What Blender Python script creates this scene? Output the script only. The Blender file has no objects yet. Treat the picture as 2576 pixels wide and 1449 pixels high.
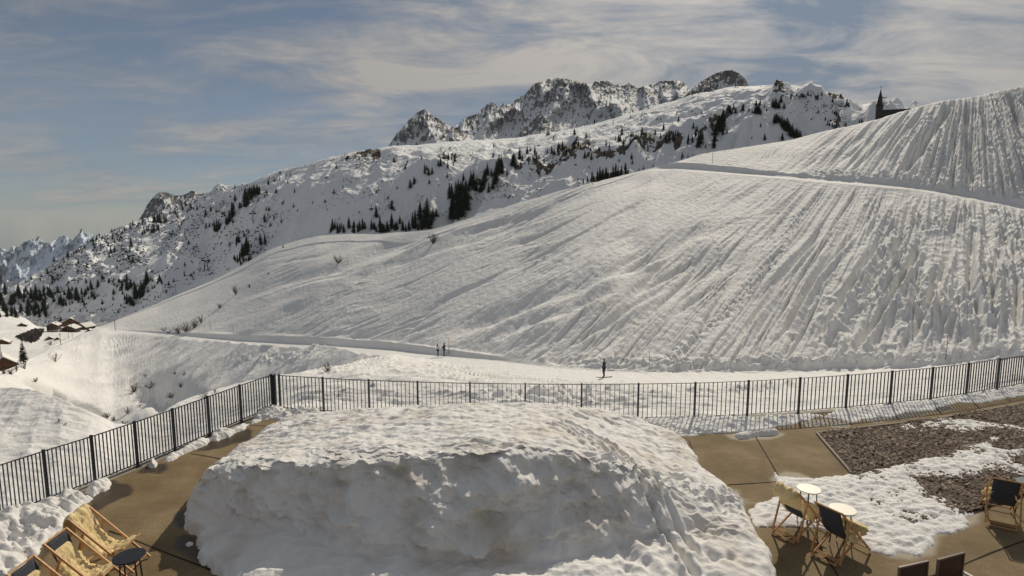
import bpy, math, random
import numpy as np
from mathutils import Vector, Matrix
random.seed(7)
RNG = np.random.default_rng(11)
C = bpy.context.scene.collection
# ------------------------------------------------------------------ camera geometry (photo coordinates 2576 x 1449)
F, UC, VC, PITCH, HC = 1450.0, 1288.0, 724.5, math.radians(7.0), 5.9
SP, CP = math.sin(PITCH), math.cos(PITCH)
def ray(u, v):
    a = (u-UC)/F; b = (VC-v)/F
    Y = b*SP+CP
    return a/Y, (b*CP-SP)/Y            # x and z per metre of y
def P(u, v, y):
    rx, rz = ray(u, v)
    return rx*y, y+0*rx, HC+rz*y
def g(u, v, z=0.0):
    rx, rz = ray(u, v)
    y = (z-HC)/rz
    return rx*y, y
# ------------------------------------------------------------------ noise
_perm = RNG.permutation(4096)
def _h(ix, iy, s):
    return _perm[(_perm[(_perm[(ix+s*131) & 4095]+iy) & 4095]+s*17) & 4095]
def noise(x, y, s=0):
    x = np.asarray(x, float); y = np.asarray(y, float)
    x0 = np.floor(x).astype(np.int64); y0 = np.floor(y).astype(np.int64)
    fx = x-x0; fy = y-y0
    ux = fx*fx*fx*(fx*(fx*6-15)+10); uy = fy*fy*fy*(fy*(fy*6-15)+10)
    def gr(ix, iy, dx, dy):
        a = _h(ix, iy, s)*(2*math.pi/4096)
        return np.cos(a)*dx+np.sin(a)*dy
    n00 = gr(x0, y0, fx, fy); n10 = gr(x0+1, y0, fx-1, fy)
    n01 = gr(x0, y0+1, fx, fy-1); n11 = gr(x0+1, y0+1, fx-1, fy-1)
    return 1.5*((n00*(1-ux)+n10*ux)*(1-uy)+(n01*(1-ux)+n11*ux)*uy)
def fbm(x, y, o=5, s=0, g_=0.5):
    r = 0; a = 1
    for k in range(o):
        r = r+a*noise(x*2**k+k*13.7, y*2**k-k*7.3, s+k); a *= g_
    return r
def ridged(x, y, o=5, s=0, g_=0.5):
    r = 0; a = 1; w = 1
    for k in range(o):
        n = 1-np.abs(noise(x*2**k+k*13.7, y*2**k-k*7.3, s+k))*1.6
        n = np.clip(n, 0, 1)**2*w; w = np.clip(n*1.6, 0, 1)
        r = r+a*n; a *= g_
    return r
def sstep(a, b, x):
    t = np.clip((x-a)/(b-a), 0, 1); return t*t*(3-2*t)
def gauss(x): return np.exp(-x*x)
def seg_d(U, V, pts):
    """distance to a polyline, fraction along it, and signed side"""
    best = np.full(U.shape, 1e9); tt = np.zeros(U.shape); sd = np.zeros(U.shape)
    n = len(pts)-1
    for i in range(n):
        (x0, y0), (x1, y1) = pts[i], pts[i+1]
        dx, dy = x1-x0, y1-y0; L = dx*dx+dy*dy
        t = np.clip(((U-x0)*dx+(V-y0)*dy)/L, 0, 1)
        ex = U-x0-t*dx; ey = V-y0-t*dy
        d = np.hypot(ex, ey); m = d < best
        best = np.where(m, d, best); tt = np.where(m, (i+t)/n, tt)
        sd = np.where(m, np.sign(dx*ey-dy*ex), sd)
    return best, tt, sd
def poly_sd(X, Y, poly):
    """signed distance, positive inside"""
    inside = np.zeros(X.shape, bool); n = len(poly)
    for i in range(n):
        (x0, y0), (x1, y1) = poly[i], poly[(i+1) % n]
        c = ((y0 > Y) != (y1 > Y)) & (X < (x1-x0)*(Y-y0)/((y1-y0) if y1 != y0 else 1e-9)+x0)
        inside ^= c
    d, _, _ = seg_d(X, Y, list(poly)+[poly[0]])
    return np.where(inside, d, -d)
# ------------------------------------------------------------------ materials
def mat(name, col=(.5, .5, .5), rough=.7, metal=0.0, spec=.3):
    m = bpy.data.materials.new(name); m.use_nodes = True
    b = m.node_tree.nodes['Principled BSDF']
    b.inputs['Base Color'].default_value = (*col, 1); b.inputs['Roughness'].default_value = rough
    b.inputs['Metallic'].default_value = metal; b.inputs['Specular IOR Level'].default_value = spec
    return m
class NT:
    def __init__(s, m): s.t = m.node_tree; s.n = s.t.nodes; s.l = s.t.links; s.b = s.n.get('Principled BSDF')
    def add(s, typ, **k):
        n = s.n.new(typ)
        for a, v in k.items(): setattr(n, a, v)
        return n
    def coord(s, kind='Object'): return s.add('ShaderNodeTexCoord').outputs[kind]
    def noise(s, vec, scale, detail=6, rough=.55, dist=0):
        n = s.add('ShaderNodeTexNoise'); n.inputs['Scale'].default_value = scale; n.inputs['Detail'].default_value = detail
        n.inputs['Roughness'].default_value = rough; n.inputs['Distortion'].default_value = dist
        s.l.new(vec, n.inputs['Vector']); return n.outputs['Fac']
    def ramp(s, fac, stops):
        n = s.add('ShaderNodeValToRGB'); e = n.color_ramp.elements
        while len(e) < len(stops): e.new(.5)
        for i, (p, c) in enumerate(stops):
            e[i].position = p; e[i].color = (*c, 1) if len(c) == 3 else c
        s.l.new(fac, n.inputs['Fac']); return n.outputs['Color']
    def mix(s, f, a, b, bl='MIX'):
        n = s.add('ShaderNodeMix', data_type='RGBA', blend_type=bl)
        for i, x in ((0, f), (6, a), (7, b)):
            if hasattr(x, 'node'): s.l.new(x, n.inputs[i])
            else: n.inputs[i].default_value = x if i == 0 else (*x, 1)
        return n.outputs[2]
    def math(s, op, a, b=0.0, c=0.0):
        n = s.add('ShaderNodeMath', operation=op)
        for i, x in enumerate((a, b, c)):
            if hasattr(x, 'node'): s.l.new(x, n.inputs[i])
            else: n.inputs[i].default_value = x
        return n.outputs[0]
    def bump(s, h, dist, strength=1.0, nrm=None):
        n = s.add('ShaderNodeBump'); n.inputs['Distance'].default_value = dist; n.inputs['Strength'].default_value = strength
        s.l.new(h, n.inputs['Height'])
        if nrm: s.l.new(nrm, n.inputs['Normal'])
        s.l.new(n.outputs[0], s.b.inputs['Normal']); return n.outputs[0]
    def attr(s, name):
        n = s.add('ShaderNodeAttribute', attribute_name=name); return n.outputs['Fac']
    def col(s, c): s.l.new(c, s.b.inputs['Base Color'])
def snow_mat(name, sc, dist, base=(.80, .80, .80), dirty=(.62, .56, .45), dsc=None, dlo=.62, rock=None, rockc=((.035, .03, .028), (.16, .14, .12)), rsc=.2, bs=1.0):
    m = mat(name, base, .75, 0, .15); t = NT(m); v = t.coord()
    big = t.noise(v, dsc or sc*.12, 5)
    c = t.mix(t.ramp(big, [(0, (0, 0, 0)), (dlo, (0, 0, 0)), (.9, (1, 1, 1))]), base, dirty)
    fine = t.noise(v, sc*3, 3)
    c = t.mix(t.math('MULTIPLY', fine, .10), c, (.55, .56, .6))
    if rock:
        r = t.attr('rock'); rn = t.noise(v, rsc, 8, .7)
        f = t.ramp(t.math('ADD', r, t.math('MULTIPLY', t.math('SUBTRACT', rn, .5), 1.7)), [(.44, (0, 0, 0)), (.54, (1, 1, 1))])
        rc = t.ramp(t.noise(v, rsc*1.7, 8, .7), [(.3, rockc[0]), (.7, rockc[1])])
        c = t.mix(f, c, rc)
    t.col(c)
    n1 = t.noise(v, sc, 8, .6)
    t.bump(n1, dist, bs)
    return m
# ------------------------------------------------------------------ object helpers
def tag(o, label=None, cat=None, group=None, kind=None):
    if label: o['label'] = label
    if cat: o['category'] = cat
    if group: o['group'] = group
    if kind: o['kind'] = kind
    return o
def empty(name, loc, rz=0.0, label=None, cat=None, group=None):
    o = bpy.data.objects.new(name, None); C.objects.link(o)
    o.location = loc; o.rotation_euler = (0, 0, rz); o.empty_display_size = .1
    return tag(o, label, cat, group)
def grid_mesh(name, X, Y, Z, m, smooth=True, keep=None, attrs=None):
    nr, nc = X.shape
    co = np.stack([X, Y, Z], -1).reshape(-1, 3).astype(np.float32)
    idx = np.arange(nr*nc).reshape(nr, nc)
    q = np.stack([idx[:-1, :-1], idx[:-1, 1:], idx[1:, 1:], idx[1:, :-1]], -1).reshape(-1, 4)
    if keep is not None:
        k = (keep[:-1, :-1] | keep[:-1, 1:] | keep[1:, 1:] | keep[1:, :-1]).reshape(-1)
        q = q[k]
        used = np.unique(q); mp = np.zeros(nr*nc, np.int64); mp[used] = np.arange(len(used))
        co = co[used]; q = mp[q]
        if attrs: attrs = {a: b.reshape(-1)[used] for a, b in attrs.items()}
    me = bpy.data.meshes.new(name)
    me.vertices.add(len(co)); me.vertices.foreach_set('co', co.reshape(-1))
    me.loops.add(q.size); me.loops.foreach_set('vertex_index', q.reshape(-1).astype(np.int32))
    me.polygons.add(len(q)); me.polygons.foreach_set('loop_start', np.arange(0, q.size, 4, dtype=np.int32))
    me.update(calc_edges=True)
    me.polygons.foreach_set('use_smooth', np.full(len(q), smooth))
    for a, b in (attrs or {}).items():
        at = me.attributes.new(a, 'FLOAT', 'POINT'); at.data.foreach_set('value', b.reshape(-1).astype(np.float32))
    me.materials.append(m)
    o = bpy.data.objects.new(name, me); C.objects.link(o)
    return o
class MB:
    def __init__(s): s.v = []; s.f = []; s.mi = []; s.cm = 0
    def add(s, vs, fs):
        b = len(s.v); s.v += [tuple(p) for p in vs]; s.f += [tuple(b+i for i in f) for f in fs]; s.mi += [s.cm]*len(fs)
    def box(s, x0, x1, y0, y1, z0, z1):
        vs = [(x, y, z) for z in (z0, z1) for y in (y0, y1) for x in (x0, x1)]
        s.add(vs, [(0, 2, 3, 1), (4, 5, 7, 6), (0, 1, 5, 4), (2, 6, 7, 3), (0, 4, 6, 2), (1, 3, 7, 5)])
    def tube(s, pts, r, n=8, cap=True):
        pts = [Vector(p) for p in pts]; rs = r if isinstance(r, (list, tuple)) else [r]*len(pts)
        rings = []
        for i, p in enumerate(pts):
            d = (pts[min(i+1, len(pts)-1)]-pts[max(i-1, 0)]).normalized()
            a = d.cross(Vector((0, 0, 1)) if abs(d.z) < .95 else Vector((1, 0, 0))).normalized(); b = d.cross(a)
            rings.append([p+(a*math.cos(2*math.pi*k/n)+b*math.sin(2*math.pi*k/n))*rs[i] for k in range(n)])
        vs = [q for rg in rings for q in rg]; fs = []
        for i in range(len(pts)-1):
            for k in range(n):
                fs.append((i*n+k, i*n+(k+1) % n, (i+1)*n+(k+1) % n, (i+1)*n+k))
        if cap: fs += [tuple(range(n)), tuple((len(pts)-1)*n+k for k in reversed(range(n)))]
        s.add(vs, fs)
    def bar(s, p, q, w, h, side=None):
        """rectangular bar p->q; w along side vector, h across"""
        p = Vector(p); q = Vector(q); d = (q-p).normalized()
        a = Vector(side) if side else d.cross(Vector((0, 0, 1)) if abs(d.z) < .95 else Vector((1, 0, 0)))
        a = (a-d*a.dot(d)).normalized(); b = d.cross(a)
        vs = []
        for e in (p, q):
            for i, j in ((-1, -1), (1, -1), (1, 1), (-1, 1)): vs.append(e+a*i*w/2+b*j*h/2)
        s.add(vs, [(3, 2, 1, 0), (4, 5, 6, 7)]+[(k, (k+1) % 4, 4+(k+1) % 4, 4+k) for k in range(4)])
    def disc(s, c, r, h, n=40, bev=.004):
        x, y, z = c; vs = []; fs = []
        prof = [(r-bev, z), (r, z+bev), (r, z+h-bev), (r-bev, z+h)]
        for rr, zz in prof: vs += [(x+rr*math.cos(2*math.pi*k/n), y+rr*math.sin(2*math.pi*k/n), zz) for k in range(n)]
        for i in range(3):
            for k in range(n): fs.append((i*n+k, i*n+(k+1) % n, (i+1)*n+(k+1) % n, (i+1)*n+k))
        fs += [tuple(reversed(range(n))), tuple(3*n+k for k in range(n))]
        s.add(vs, fs)
    def build(s, name, m, parent=None, smooth=False):
        me = bpy.data.meshes.new(name); me.from_pydata(s.v, [], s.f)
        for x in (m if isinstance(m, (list, tuple)) else [m]): me.materials.append(x)
        me.polygons.foreach_set('material_index', s.mi)
        if smooth: me.polygons.foreach_set('use_smooth', [True]*len(s.f))
        me.update()
        o = bpy.data.objects.new(name, me); C.objects.link(o)
        if parent: o.parent = parent
        return o
def copy_tree(o, parent=None):
    c = o.copy(); C.objects.link(c); c.parent = parent
    for ch in list(o.children): copy_tree(ch, c)
    return c
# ------------------------------------------------------------------ terrain patches
def fam(*pts):
    a = np.array(pts, float); return a
def smooth1(a, k):
    if k < 1: return a
    ker = np.hanning(2*k+3)[1:-1]; ker /= ker.sum()
    return np.convolve(np.pad(a, (k, k), 'edge'), ker, 'valid')
def patch(fams, u0, u1, du, rows, su=12, st=0, skysmooth=None, ys=0):
    """fams: list of arrays (u,v,y) ordered near to far; rows: number of rows per gap"""
    u = np.arange(u0, u1+.1, du); V = []; I = []
    for k, f in enumerate(fams):
        s = su if skysmooth is None or k not in skysmooth else skysmooth[k]
        V.append(smooth1(np.interp(u, f[:, 0], f[:, 1]), int(s/du)))
        I.append(smooth1(smooth1(1/np.interp(u, f[:, 0], f[:, 2]), int(ys/du)), int(ys/du)))
    VV = []; II = []
    for k in range(len(fams)-1):
        for j in range(rows[k]):
            t = j/rows[k]; VV.append(V[k]*(1-t)+V[k+1]*t); II.append(I[k]*(1-t)+I[k+1]*t)
    VV.append(V[-1]); II.append(I[-1]); VV = np.array(VV); II = np.array(II)
    for _ in range(st):
        for A in (VV, II): A[1:-1] = (A[:-2]+2*A[1:-1]+A[2:])/4
    U = np.broadcast_to(u, VV.shape).copy()
    X, Y, Z = P(U, VV, 1/II)
    return U, VV, X, Y, Z
def groove(U, V, pts, w, d):
    dd, t, _ = seg_d(U, V, pts); return -d*gauss(dd/w)*sstep(0, .2, t+1e-6)*sstep(0, .2, 1-t+1e-6)
# ------------------------------------------------------------------ terrain
# outer edge of the terrace (fence line) in photo coordinates, z = 0
FL = [(0, 1310), (122, 1262), (240, 1218), (347, 1175), (441, 1136), (528, 1098), (608, 1063), (686, 1031)]
FR = [(706, 1032), (815, 1040), (930, 1047), (1052, 1052), (1183, 1056), (1321, 1058), (1462, 1059), (1604, 1058), (1746, 1055), (1879, 1049), (2008, 1040), (2127, 1031), (2238, 1020), (2340, 1009), (2430, 996), (2507, 982), (2580, 969)]
FENCE_L = [g(*p) for p in FL]; FENCE_R = [g(*p) for p in FR]
# extend past the frame
(lx0, ly0), (lx1, ly1) = FENCE_L[0], FENCE_L[1]
FENCE_L = [(lx0-(lx1-lx0)*k, ly0-(ly1-ly0)*k) for k in (2, 1)]+FENCE_L
(rx0, ry0), (rx1, ry1) = FENCE_R[-2], FENCE_R[-1]
FENCE_R = FENCE_R+[(rx1+(rx1-rx0)*k, ry1+(ry1-ry0)*k) for k in (1, 2, 3, 4, 5)]

snow_near = snow_mat('snow_near', 2.2, .10, base=(.82, .81, .79), dirty=(.62, .57, .48), dlo=.66, dsc=.25)
snow_mid = snow_mat('snow_slope', .9, .24, base=(.82, .81, .79), dirty=(.72, .69, .62), dsc=.08)
snow_far = snow_mat('snow_mountain', .12, 1.05, base=(.80, .81, .82), dirty=(.7, .7, .68), dsc=.01, rock=True, rsc=.11, rockc=((.04, .034, .028), (.19, .155, .12)))
snow_peak = snow_mat('snow_rock_peak', .02, 9.0, base=(.74, .76, .78), dirty=(.6, .6, .6), dsc=.002, rock=True, rsc=.022, rockc=((.07, .07, .075), (.25, .235, .215)))
snow_dist = snow_mat('snow_haze_tinted', .006, 30.0, base=(.62, .70, .80), dirty=(.6, .6, .6), dsc=.001, rock=True, rsc=.006, rockc=((.06, .08, .11), (.16, .18, .22)))  # distance haze painted into the colours: snow and rock tinted blue

# --- near snow field between the terrace and the piste
N0 = fam((-300, 1450, 8.6), (0, 1310, 10.66), (122, 1262, 11.4), (347, 1175, 13.1), (528, 1098, 15.2), (686, 1031, 17.3), (1052, 1052, 16.5), (1462, 1059, 16.2), (1879, 1049, 16.6), (2127, 1031, 17.2), (2340, 1009, 18.1), (2507, 982, 19.3), (2860, 930, 22.5))
N0[:, 1] += 3; N0[:, 2] *= 1.001
N1 = fam((-300, 975, 42), (0, 972, 41), (60, 977, 40), (100, 985, 39), (150, 1001, 38), (200, 1022, 37), (250, 1043, 37), (288, 1064, 37), (330, 1061, 38), (380, 1040, 40), (450, 1006, 43), (520, 985, 46), (600, 965, 49), (700, 944, 52), (830, 925, 57), (930, 906, 61), (985, 897, 65), (1040, 903, 66), (1102, 915, 65), (1200, 930, 59), (1300, 943, 53), (1400, 956, 49), (1520, 968, 46), (1750, 971, 46), (2000, 966, 47), (2300, 955, 46), (2576, 935, 45), (2860, 910, 45))
NB = N1.copy(); kb = np.interp(NB[:, 0], [0, 830, 985, 1300], [1, .6, 0, 0]); NB[:, 1] += 8+330*kb; NB[:, 2] *= 1.1+.6*kb
um_ = np.arange(-300, 2861, 20.); vm_ = np.interp(um_, N0[:, 0], N0[:, 1])-np.interp(um_, [0, 686, 900], [22, 16, 14]); zm_ = np.interp(um_, [-300, 400, 620, 760, 2860], [-8.5, -8, -6, -2.0, -1.5])
Nm = np.column_stack([um_, vm_, np.minimum((zm_-HC)/ray(um_, vm_)[1], np.interp(um_, N1[:, 0], N1[:, 2])*.9)])
U, V, X, Y, Z = patch([N0, Nm, N1, NB], -300, 2860, 2.5, [24, 180, 12], su=10, st=3, ys=40)
vis = sstep(0, 10, np.arange(U.shape[0]))[:, None]
amp = np.clip(Y/30, .3, 1.2)*vis
Z = Z+amp*(.30*fbm(X*.10, Y*.10, 4, 3))
# wind ripples and low drifts lying across the view
Z = Z+vis*(.26*ridged(X*.16+.02*Y, Y*.95, 3, 21)*sstep(600, 900, U)*(1-.6*sstep(1500, 1900, U)))
Z = Z+vis*.05*fbm(X*.8, Y*1.6, 4, 5)
# ploughed lumps beyond the fence
lum = gauss((U-1400)/130)*gauss((V-1012)/13)+.7*gauss((U-1850)/190)*gauss((V-(985-.09*(U-1850)))/9)
Z = Z+lum*(.85*np.abs(fbm(X*1.1, Y*1.1, 5, 9))+.05)
# left hump streaks
Z = Z+vis*(1-sstep(250, 420, U))*.05*ridged(X*.5+Y*.25, Y*.12-X*.05, 4, 33)
grid_mesh('snowfield', X, Y, Z, snow_near); tag(bpy.data.objects['snowfield'], kind='structure')

# --- main hill, piste and the slope that falls to the gully
def lv(f, u): return np.interp(u, f[:, 0], f[:, 1])
def ly(f, u): return np.interp(u, f[:, 0], f[:, 2])
UU = np.array([1580, 1620, -300, -100, 0, 24, 67, 111, 133, 173, 203, 222, 250, 300, 350, 400, 450, 500, 550, 600, 671, 700, 750, 800, 880, 960, 1010, 1080, 1200, 1300, 1400, 1500, 1640, 1700, 1760, 1900, 1990, 2060, 2130, 2200, 2280, 2340, 2380, 2460, 2510, 2576, 2860], float); UU.sort()
crest = fam((-300, 960, 90), (-100, 950, 105), (0, 936, 122), (24, 930, 130), (67, 909, 150), (111, 892, 172), (133, 871, 186), (173, 855, 203), (203, 839, 213), (222, 831, 217), (250, 824, 222), (300, 800, 228), (347, 783, 234), (400, 762, 244), (444, 742, 250), (528, 708, 254), (583, 681, 253), (671, 630, 246), (700, 619, 243), (750, 604, 235), (800, 593, 226), (880, 587, 206), (960, 588, 185), (1010, 584, 174), (1080, 572, 159), (1200, 540, 142), (1400, 481, 128), (1500, 456, 125), (1640, 422, 132), (1700, 408, 133), (1760, 388, 133), (1900, 365, 132), (1990, 350, 131), (2060, 331, 130), (2130, 316, 129), (2200, 300, 127), (2280, 275, 125), (2340, 258, 122), (2380, 250, 120), (2460, 240, 118), (2510, 226, 117), (2576, 212, 115), (2860, 160, 108))
tr0 = fam((-300, 975, 84), (0, 945, 116), (67, 918, 143), (133, 880, 178), (203, 846, 203), (250, 833, 213), (300, 836, 210), (400, 846, 190), (600, 862, 146), (800, 877, 108), (985, 896, 80), (1040, 905, 72), (1102, 915, 66), (1200, 930, 60), (1300, 943, 54), (1400, 956, 50), (1520, 968, 47), (1750, 971, 47), (2000, 966, 48), (2300, 955, 47), (2576, 935, 46), (2860, 910, 46))
tr1 = fam((-300, 971, 86), (0, 942, 118), (67, 915, 145), (133, 877, 180), (203, 843, 206), (250, 829, 217), (300, 831, 215), (400, 839, 196), (600, 857, 151), (800, 865, 114), (985, 880, 89), (1040, 887, 82), (1102, 893.5, 74), (1250, 908, 65), (1400, 927, 57.5), (1520, 936, 55), (1700, 940, 54.5), (2000, 938, 54.5), (2300, 928, 54), (2576, 903, 50), (2860, 880, 49))
bk = fam((-300, 970, 86.5), (0, 941, 118.5), (133, 876, 180.5), (203, 842.5, 206.5), (250, 828, 218), (300, 829, 216), (400, 834, 197.5), (600, 843.5, 152.6), (800, 849, 115.2), (985, 862.5, 90), (1102, 876, 74.9), (1250, 896, 65.7), (1400, 921, 58.2), (1520, 931, 55.6), (1700, 937, 55), (2000, 935, 55), (2300, 925, 54.5), (2576, 899, 50.6), (2860, 875, 49.6))
B0 = N1.copy(); B0[:, 1] += np.interp(B0[:, 0], [0, 900, 985, 1100], [26, 20, 6, 3]); B0[:, 2] = np.where(B0[:, 0] < 1000, np.interp(B0[:, 0], [-300, 0, 67, 133, 200, 250, 400, 600, 800, 930, 985, 1040], [78, 101, 114, 126, 130, 128, 124, 112, 93, 80, 75, 67]), B0[:, 2]-1.2)
# cut road across the upper slope
rd = np.array([(1640, 424), (1700, 424), (1760, 428), (1900, 440), (1990, 447), (2100, 457), (2200, 464), (2300, 474), (2400, 491), (2500, 510), (2576, 526), (2860, 570)], float)
def between(u, frac_y): return ly(bk, u)*(1-frac_y)+ly(crest, u)*frac_y
def rows_for(dv, fy, extra=0.0):
    out = []
    for u in UU:
        if u < 1640:
            f = float(np.interp(u, [1300, 1640], [.93, .995])); v = lv(bk, u)*(1-f)+lv(crest, u)*f; y = 1/((1-f)/ly(bk, u)+f/ly(crest, u))
            v += dv*.12; y += extra*.1
        else:
            v = np.interp(u, rd[:, 0], rd[:, 1])+dv; y = between(u, fy(u))+extra
            v = max(v, lv(crest, u)+.5+(dv+14)*.15)
        out.append((u, v, y))
    return np.array(out)
fy = lambda u: float(np.interp(u, [1640, 1760, 1990, 2200, 2576, 2860], [.985, .85, .64, .56, .50, .5]))
r0 = rows_for(3, fy); r1 = rows_for(-.5, fy, 3.0); r2 = rows_for(-17, fy, 4.0)
back = crest.copy(); back[:, 1] += 55; back[:, 2] *= 1.3
U, V, X, Y, Z = patch([B0, tr0, tr1, bk, r0, r1, r2, crest, back], -300, 2860, 2.0, [60, 14, 9, 250, 6, 10, 100, 8], su=14, st=2, ys=70)
CR = np.interp(U, crest[:, 0], crest[:, 1]); TB = np.interp(U, bk[:, 0], bk[:, 1]); T1 = np.interp(U, tr0[:, 0], tr0[:, 1]); RD = np.interp(U, rd[:, 0], rd[:, 1])
hill = sstep(0, 12, TB-V); below = sstep(0, 8, V-T1)
onroad = (U > 1690)*gauss((V-RD+1)/7)
notcrest = sstep(-2, 8, V-CR)
low = sstep(0, 30, V-RD)*hill
# broad undulation
dZ = hill*.55*fbm(X*.03, Y*.03, 3, 2)+below*.7*fbm(X*.04, Y*.04, 4, 4)*sstep(1050, 800, U)
# runnels fanning down the fall line
def fan(cu, cv, K, s, stretch=.006, o=3):
    th = np.arctan2(U-cu, np.maximum(V-cv, 1)); r = np.hypot(U-cu, V-cv)
    th = th+.02*noise(r*.004, th*3, s+5)
    return noise(th*K, r*stretch, s)+.55*noise(th*K*2.1, r*stretch*1.3, s+1)+.3*noise(th*K*4.3, r*stretch*2, s+2)
wl = (1-sstep(1500, 2000, U-(V-500)*.3))
rr_ = sstep(1950, 2350, U+(V-700)*.45)
fine = fan(2350, 110, 46, 40)+.8*(-np.abs(fan(2350, 110, 20, 50, .003)))
def lines(K, s, wd=.09, cu=2350, cv=110):
    th = np.arctan2(U-cu, np.maximum(V-cv, 1)); r = np.hypot(U-cu, V-cv); th = th+.012*noise(r*.004, th*3, s+5)
    return -gauss(noise(th*K, r*.0011, s)/wd)*np.clip(.5+1.2*noise(th*K*.5, r*.006, s+9), 0, 1.2)
patchy = .55+.45*np.clip(fbm(U*.004, V*.006, 3, 8)*1.5+.3, 0, 1)
dZ += low*wl*.30*fine*np.clip(patchy*1.8-.6, .12, 1.3)+low*(1-.7*rr_)*sstep(450, 750, U)*(.46*lines(62, 43)*np.clip(.4+1.4*fbm(U*.005, V*.005, 2, 46), 0, 1.2)+.24*lines(120, 44, .13)*np.clip(.3+1.6*fbm(U*.006, V*.006, 2, 47), 0, 1.2)+.65*lines(16, 45, .05))*sstep(300, 600, U)
# rough right part: slides, lumps and ribs
rr = sstep(1950, 2350, U+(V-700)*.45)
ribs = fan(2420, 130, 26, 60, .008)
lumpy = fbm(X*.55, Y*.55+Z*.3, 5, 70)
TH = np.arctan2(U-2420, np.maximum(V-130, 1)); RR = np.hypot(U-2420, V-130)
dZ += low*rr*(.50*ribs+.30*np.abs(lumpy)+.55*ridged(TH*17+.12*noise(X*.12, Y*.12, 71), RR*.010+TH*3, 5, 77)+.22*ridged(X*.35, (Y+Z)*.35, 4, 78)-.2)*(.45+.9*sstep(-.3, .5, fbm(U*.006, V*.006, 3, 79)))
mid = low*(1-rr)*(1-wl)
dZ += mid*.36*fan(2400, 110, 34, 64)
# debris apron along the piste
ap = gauss((TB-V-14)/20)*sstep(1250, 1700, U)
dZ += ap*(.30*ridged(X*.3, Y*1.1, 4, 81)+.18*fbm(X*1.1, Y*1.1, 3, 82))
# upper slope above the road
up = sstep(6, 26, RD-V)*(U > 1640)*notcrest*sstep(1640, 1800, U)
ufan = fan(2450, 60, 24, 90, .006); ufan2 = fan(2480, 40, 60, 95, .01)
dZ += up*(.12+.75*sstep(1850, 2350, U))*(.95*ufan+.4*ufan2)+up*sstep(2150, 2400, U)*.5*np.abs(lumpy)
for pts, w, d in (([(2395, 248), (2375, 290), (2330, 350), (2295, 400), (2268, 438)], 11, 1.9), ([(2432, 248), (2436, 320), (2440, 400), (2455, 470)], 12, 1.9), ([(2535, 228), (2556, 280), (2572, 330), (2600, 380)], 10, 1.6), ([(2130, 350), (2050, 395), (1990, 440)], 3.5, .35), ([(2190, 345), (2120, 395), (2060, 448)], 4, .45), ([(2250, 330), (2190, 380), (2120, 445)], 5, .5)):
    dZ += up*groove(U, V, pts, w, d)
# ribs fallen into the road at its right end
dZ += (U > 2050)*gauss((V-RD+24)/12)*.7*np.abs(fbm(X*.5, Y*.5, 4, 66))
# tight curved combing at the crest (1880..2000, 372)
dZ += .10*gauss((U-1930)/70)*gauss((V-385)/16)*np.sin(U*.62+V*.5)
# longer folds
for pts, w, d in (([(1050, 855), (1250, 790), (1480, 705), (1640, 640), (1740, 590), (1830, 560)], 20, 1.1), ([(1190, 858), (1400, 790), (1540, 735), (1620, 670), (1700, 630)], 17, .9), ([(1480, 905), (1620, 800), (1760, 690), (1850, 640)], 20, .6), ([(560, 800), (700, 745), (860, 700), (960, 690)], 16, .4), ([(730, 835), (860, 740), (960, 660), (1060, 610), (1180, 570)], 5, .5), ([(1420, 880), (1560, 800), (1690, 720)], 7, .35), ([(880, 700), (1200, 600), (1500, 480), (1640, 430)], 6, .25)):
    dZ += low*groove(U, V, pts, w, d)
    dZ += -.6*low*groove(U, V, [(a+w*.6, b+w*1.5) for a, b in pts], w*1.1, d)
for pts, w, d in (([(2100, 545), (1960, 700), (1840, 880)], 9, .55), ([(2165, 560), (2050, 700), (1960, 850)], 8, .8), ([(2240, 560), (2150, 700), (2050, 870)], 9, .9), ([(2330, 590), (2240, 750), (2150, 885)], 9, .9), ([(2400, 600), (2350, 740), (2290, 870)], 10, .8), ([(2450, 560), (2440, 700), (2470, 830)], 10, 1.1), ([(2520, 600), (2500, 700), (2500, 800)], 9, .8), ([(2290, 500), (2270, 600), (2180, 740)], 7, .5), ([(2560, 700), (2556, 830)], 8, .8)):
    dZ += low*groove(U, V, pts, w, d)-.8*low*groove(U, V, [(a+w*1.5, b+w*.5) for a, b in pts], w*.9, d)
# footprint trails
for pts in ([(1735, 890), (1780, 800), (1815, 690), (1800, 620), (1770, 590)], [(1800, 890), (1870, 760), (1950, 640), (2010, 560)], [(1760, 600), (1840, 560), (1990, 520)]):
    dd, t, _ = seg_d(U, V, pts)
    dZ += -low*.25*gauss(dd/3.2)*(np.sin(V*1.3+U*.4) > .1)
# rough grainy belt, a snowboard-wide band of stamped snow
dd, t, _ = seg_d(U, V, [(1690, 905), (1830, 790), (1940, 660), (2020, 520)])
dZ += low*gauss(dd/15)*.22*fbm(X*1.6, Y*1.6, 3, 99)
# nose fold between the front hump and the far shoulder
dd, t, sd = seg_d(U, V, [(530, 838), (610, 765), (720, 722), (860, 690), (960, 645), (1090, 590), (1220, 552), (1330, 520)])
dZ += hill*np.where(sd < 0, -1.5*gauss((dd-18)/14)*sstep(0, 12, dd), .8*gauss((dd-12)/14)*sstep(0, 12, dd))*sstep(.04, .45, t)*sstep(0, .25, 1-t)
# lower convex slope: streaks and pocked patches
dZ += below*sstep(1050, 850, U)*(.75*ridged(X*.08-Y*.03, Y*.03, 4, 101)+.9*fbm(X*.035, Y*.035, 3, 102)+.45*gauss((U-700)/110)*gauss((V-905)/18)*np.abs(fbm(X*.6, Y*.6, 4, 103))*1.2)
dZ += below*4.0*(-gauss((V-1000-.12*(U-430))/34)*gauss((U-420)/80))*(.7+.5*np.abs(fbm(X*.2, Y*.2, 4, 105)))
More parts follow.
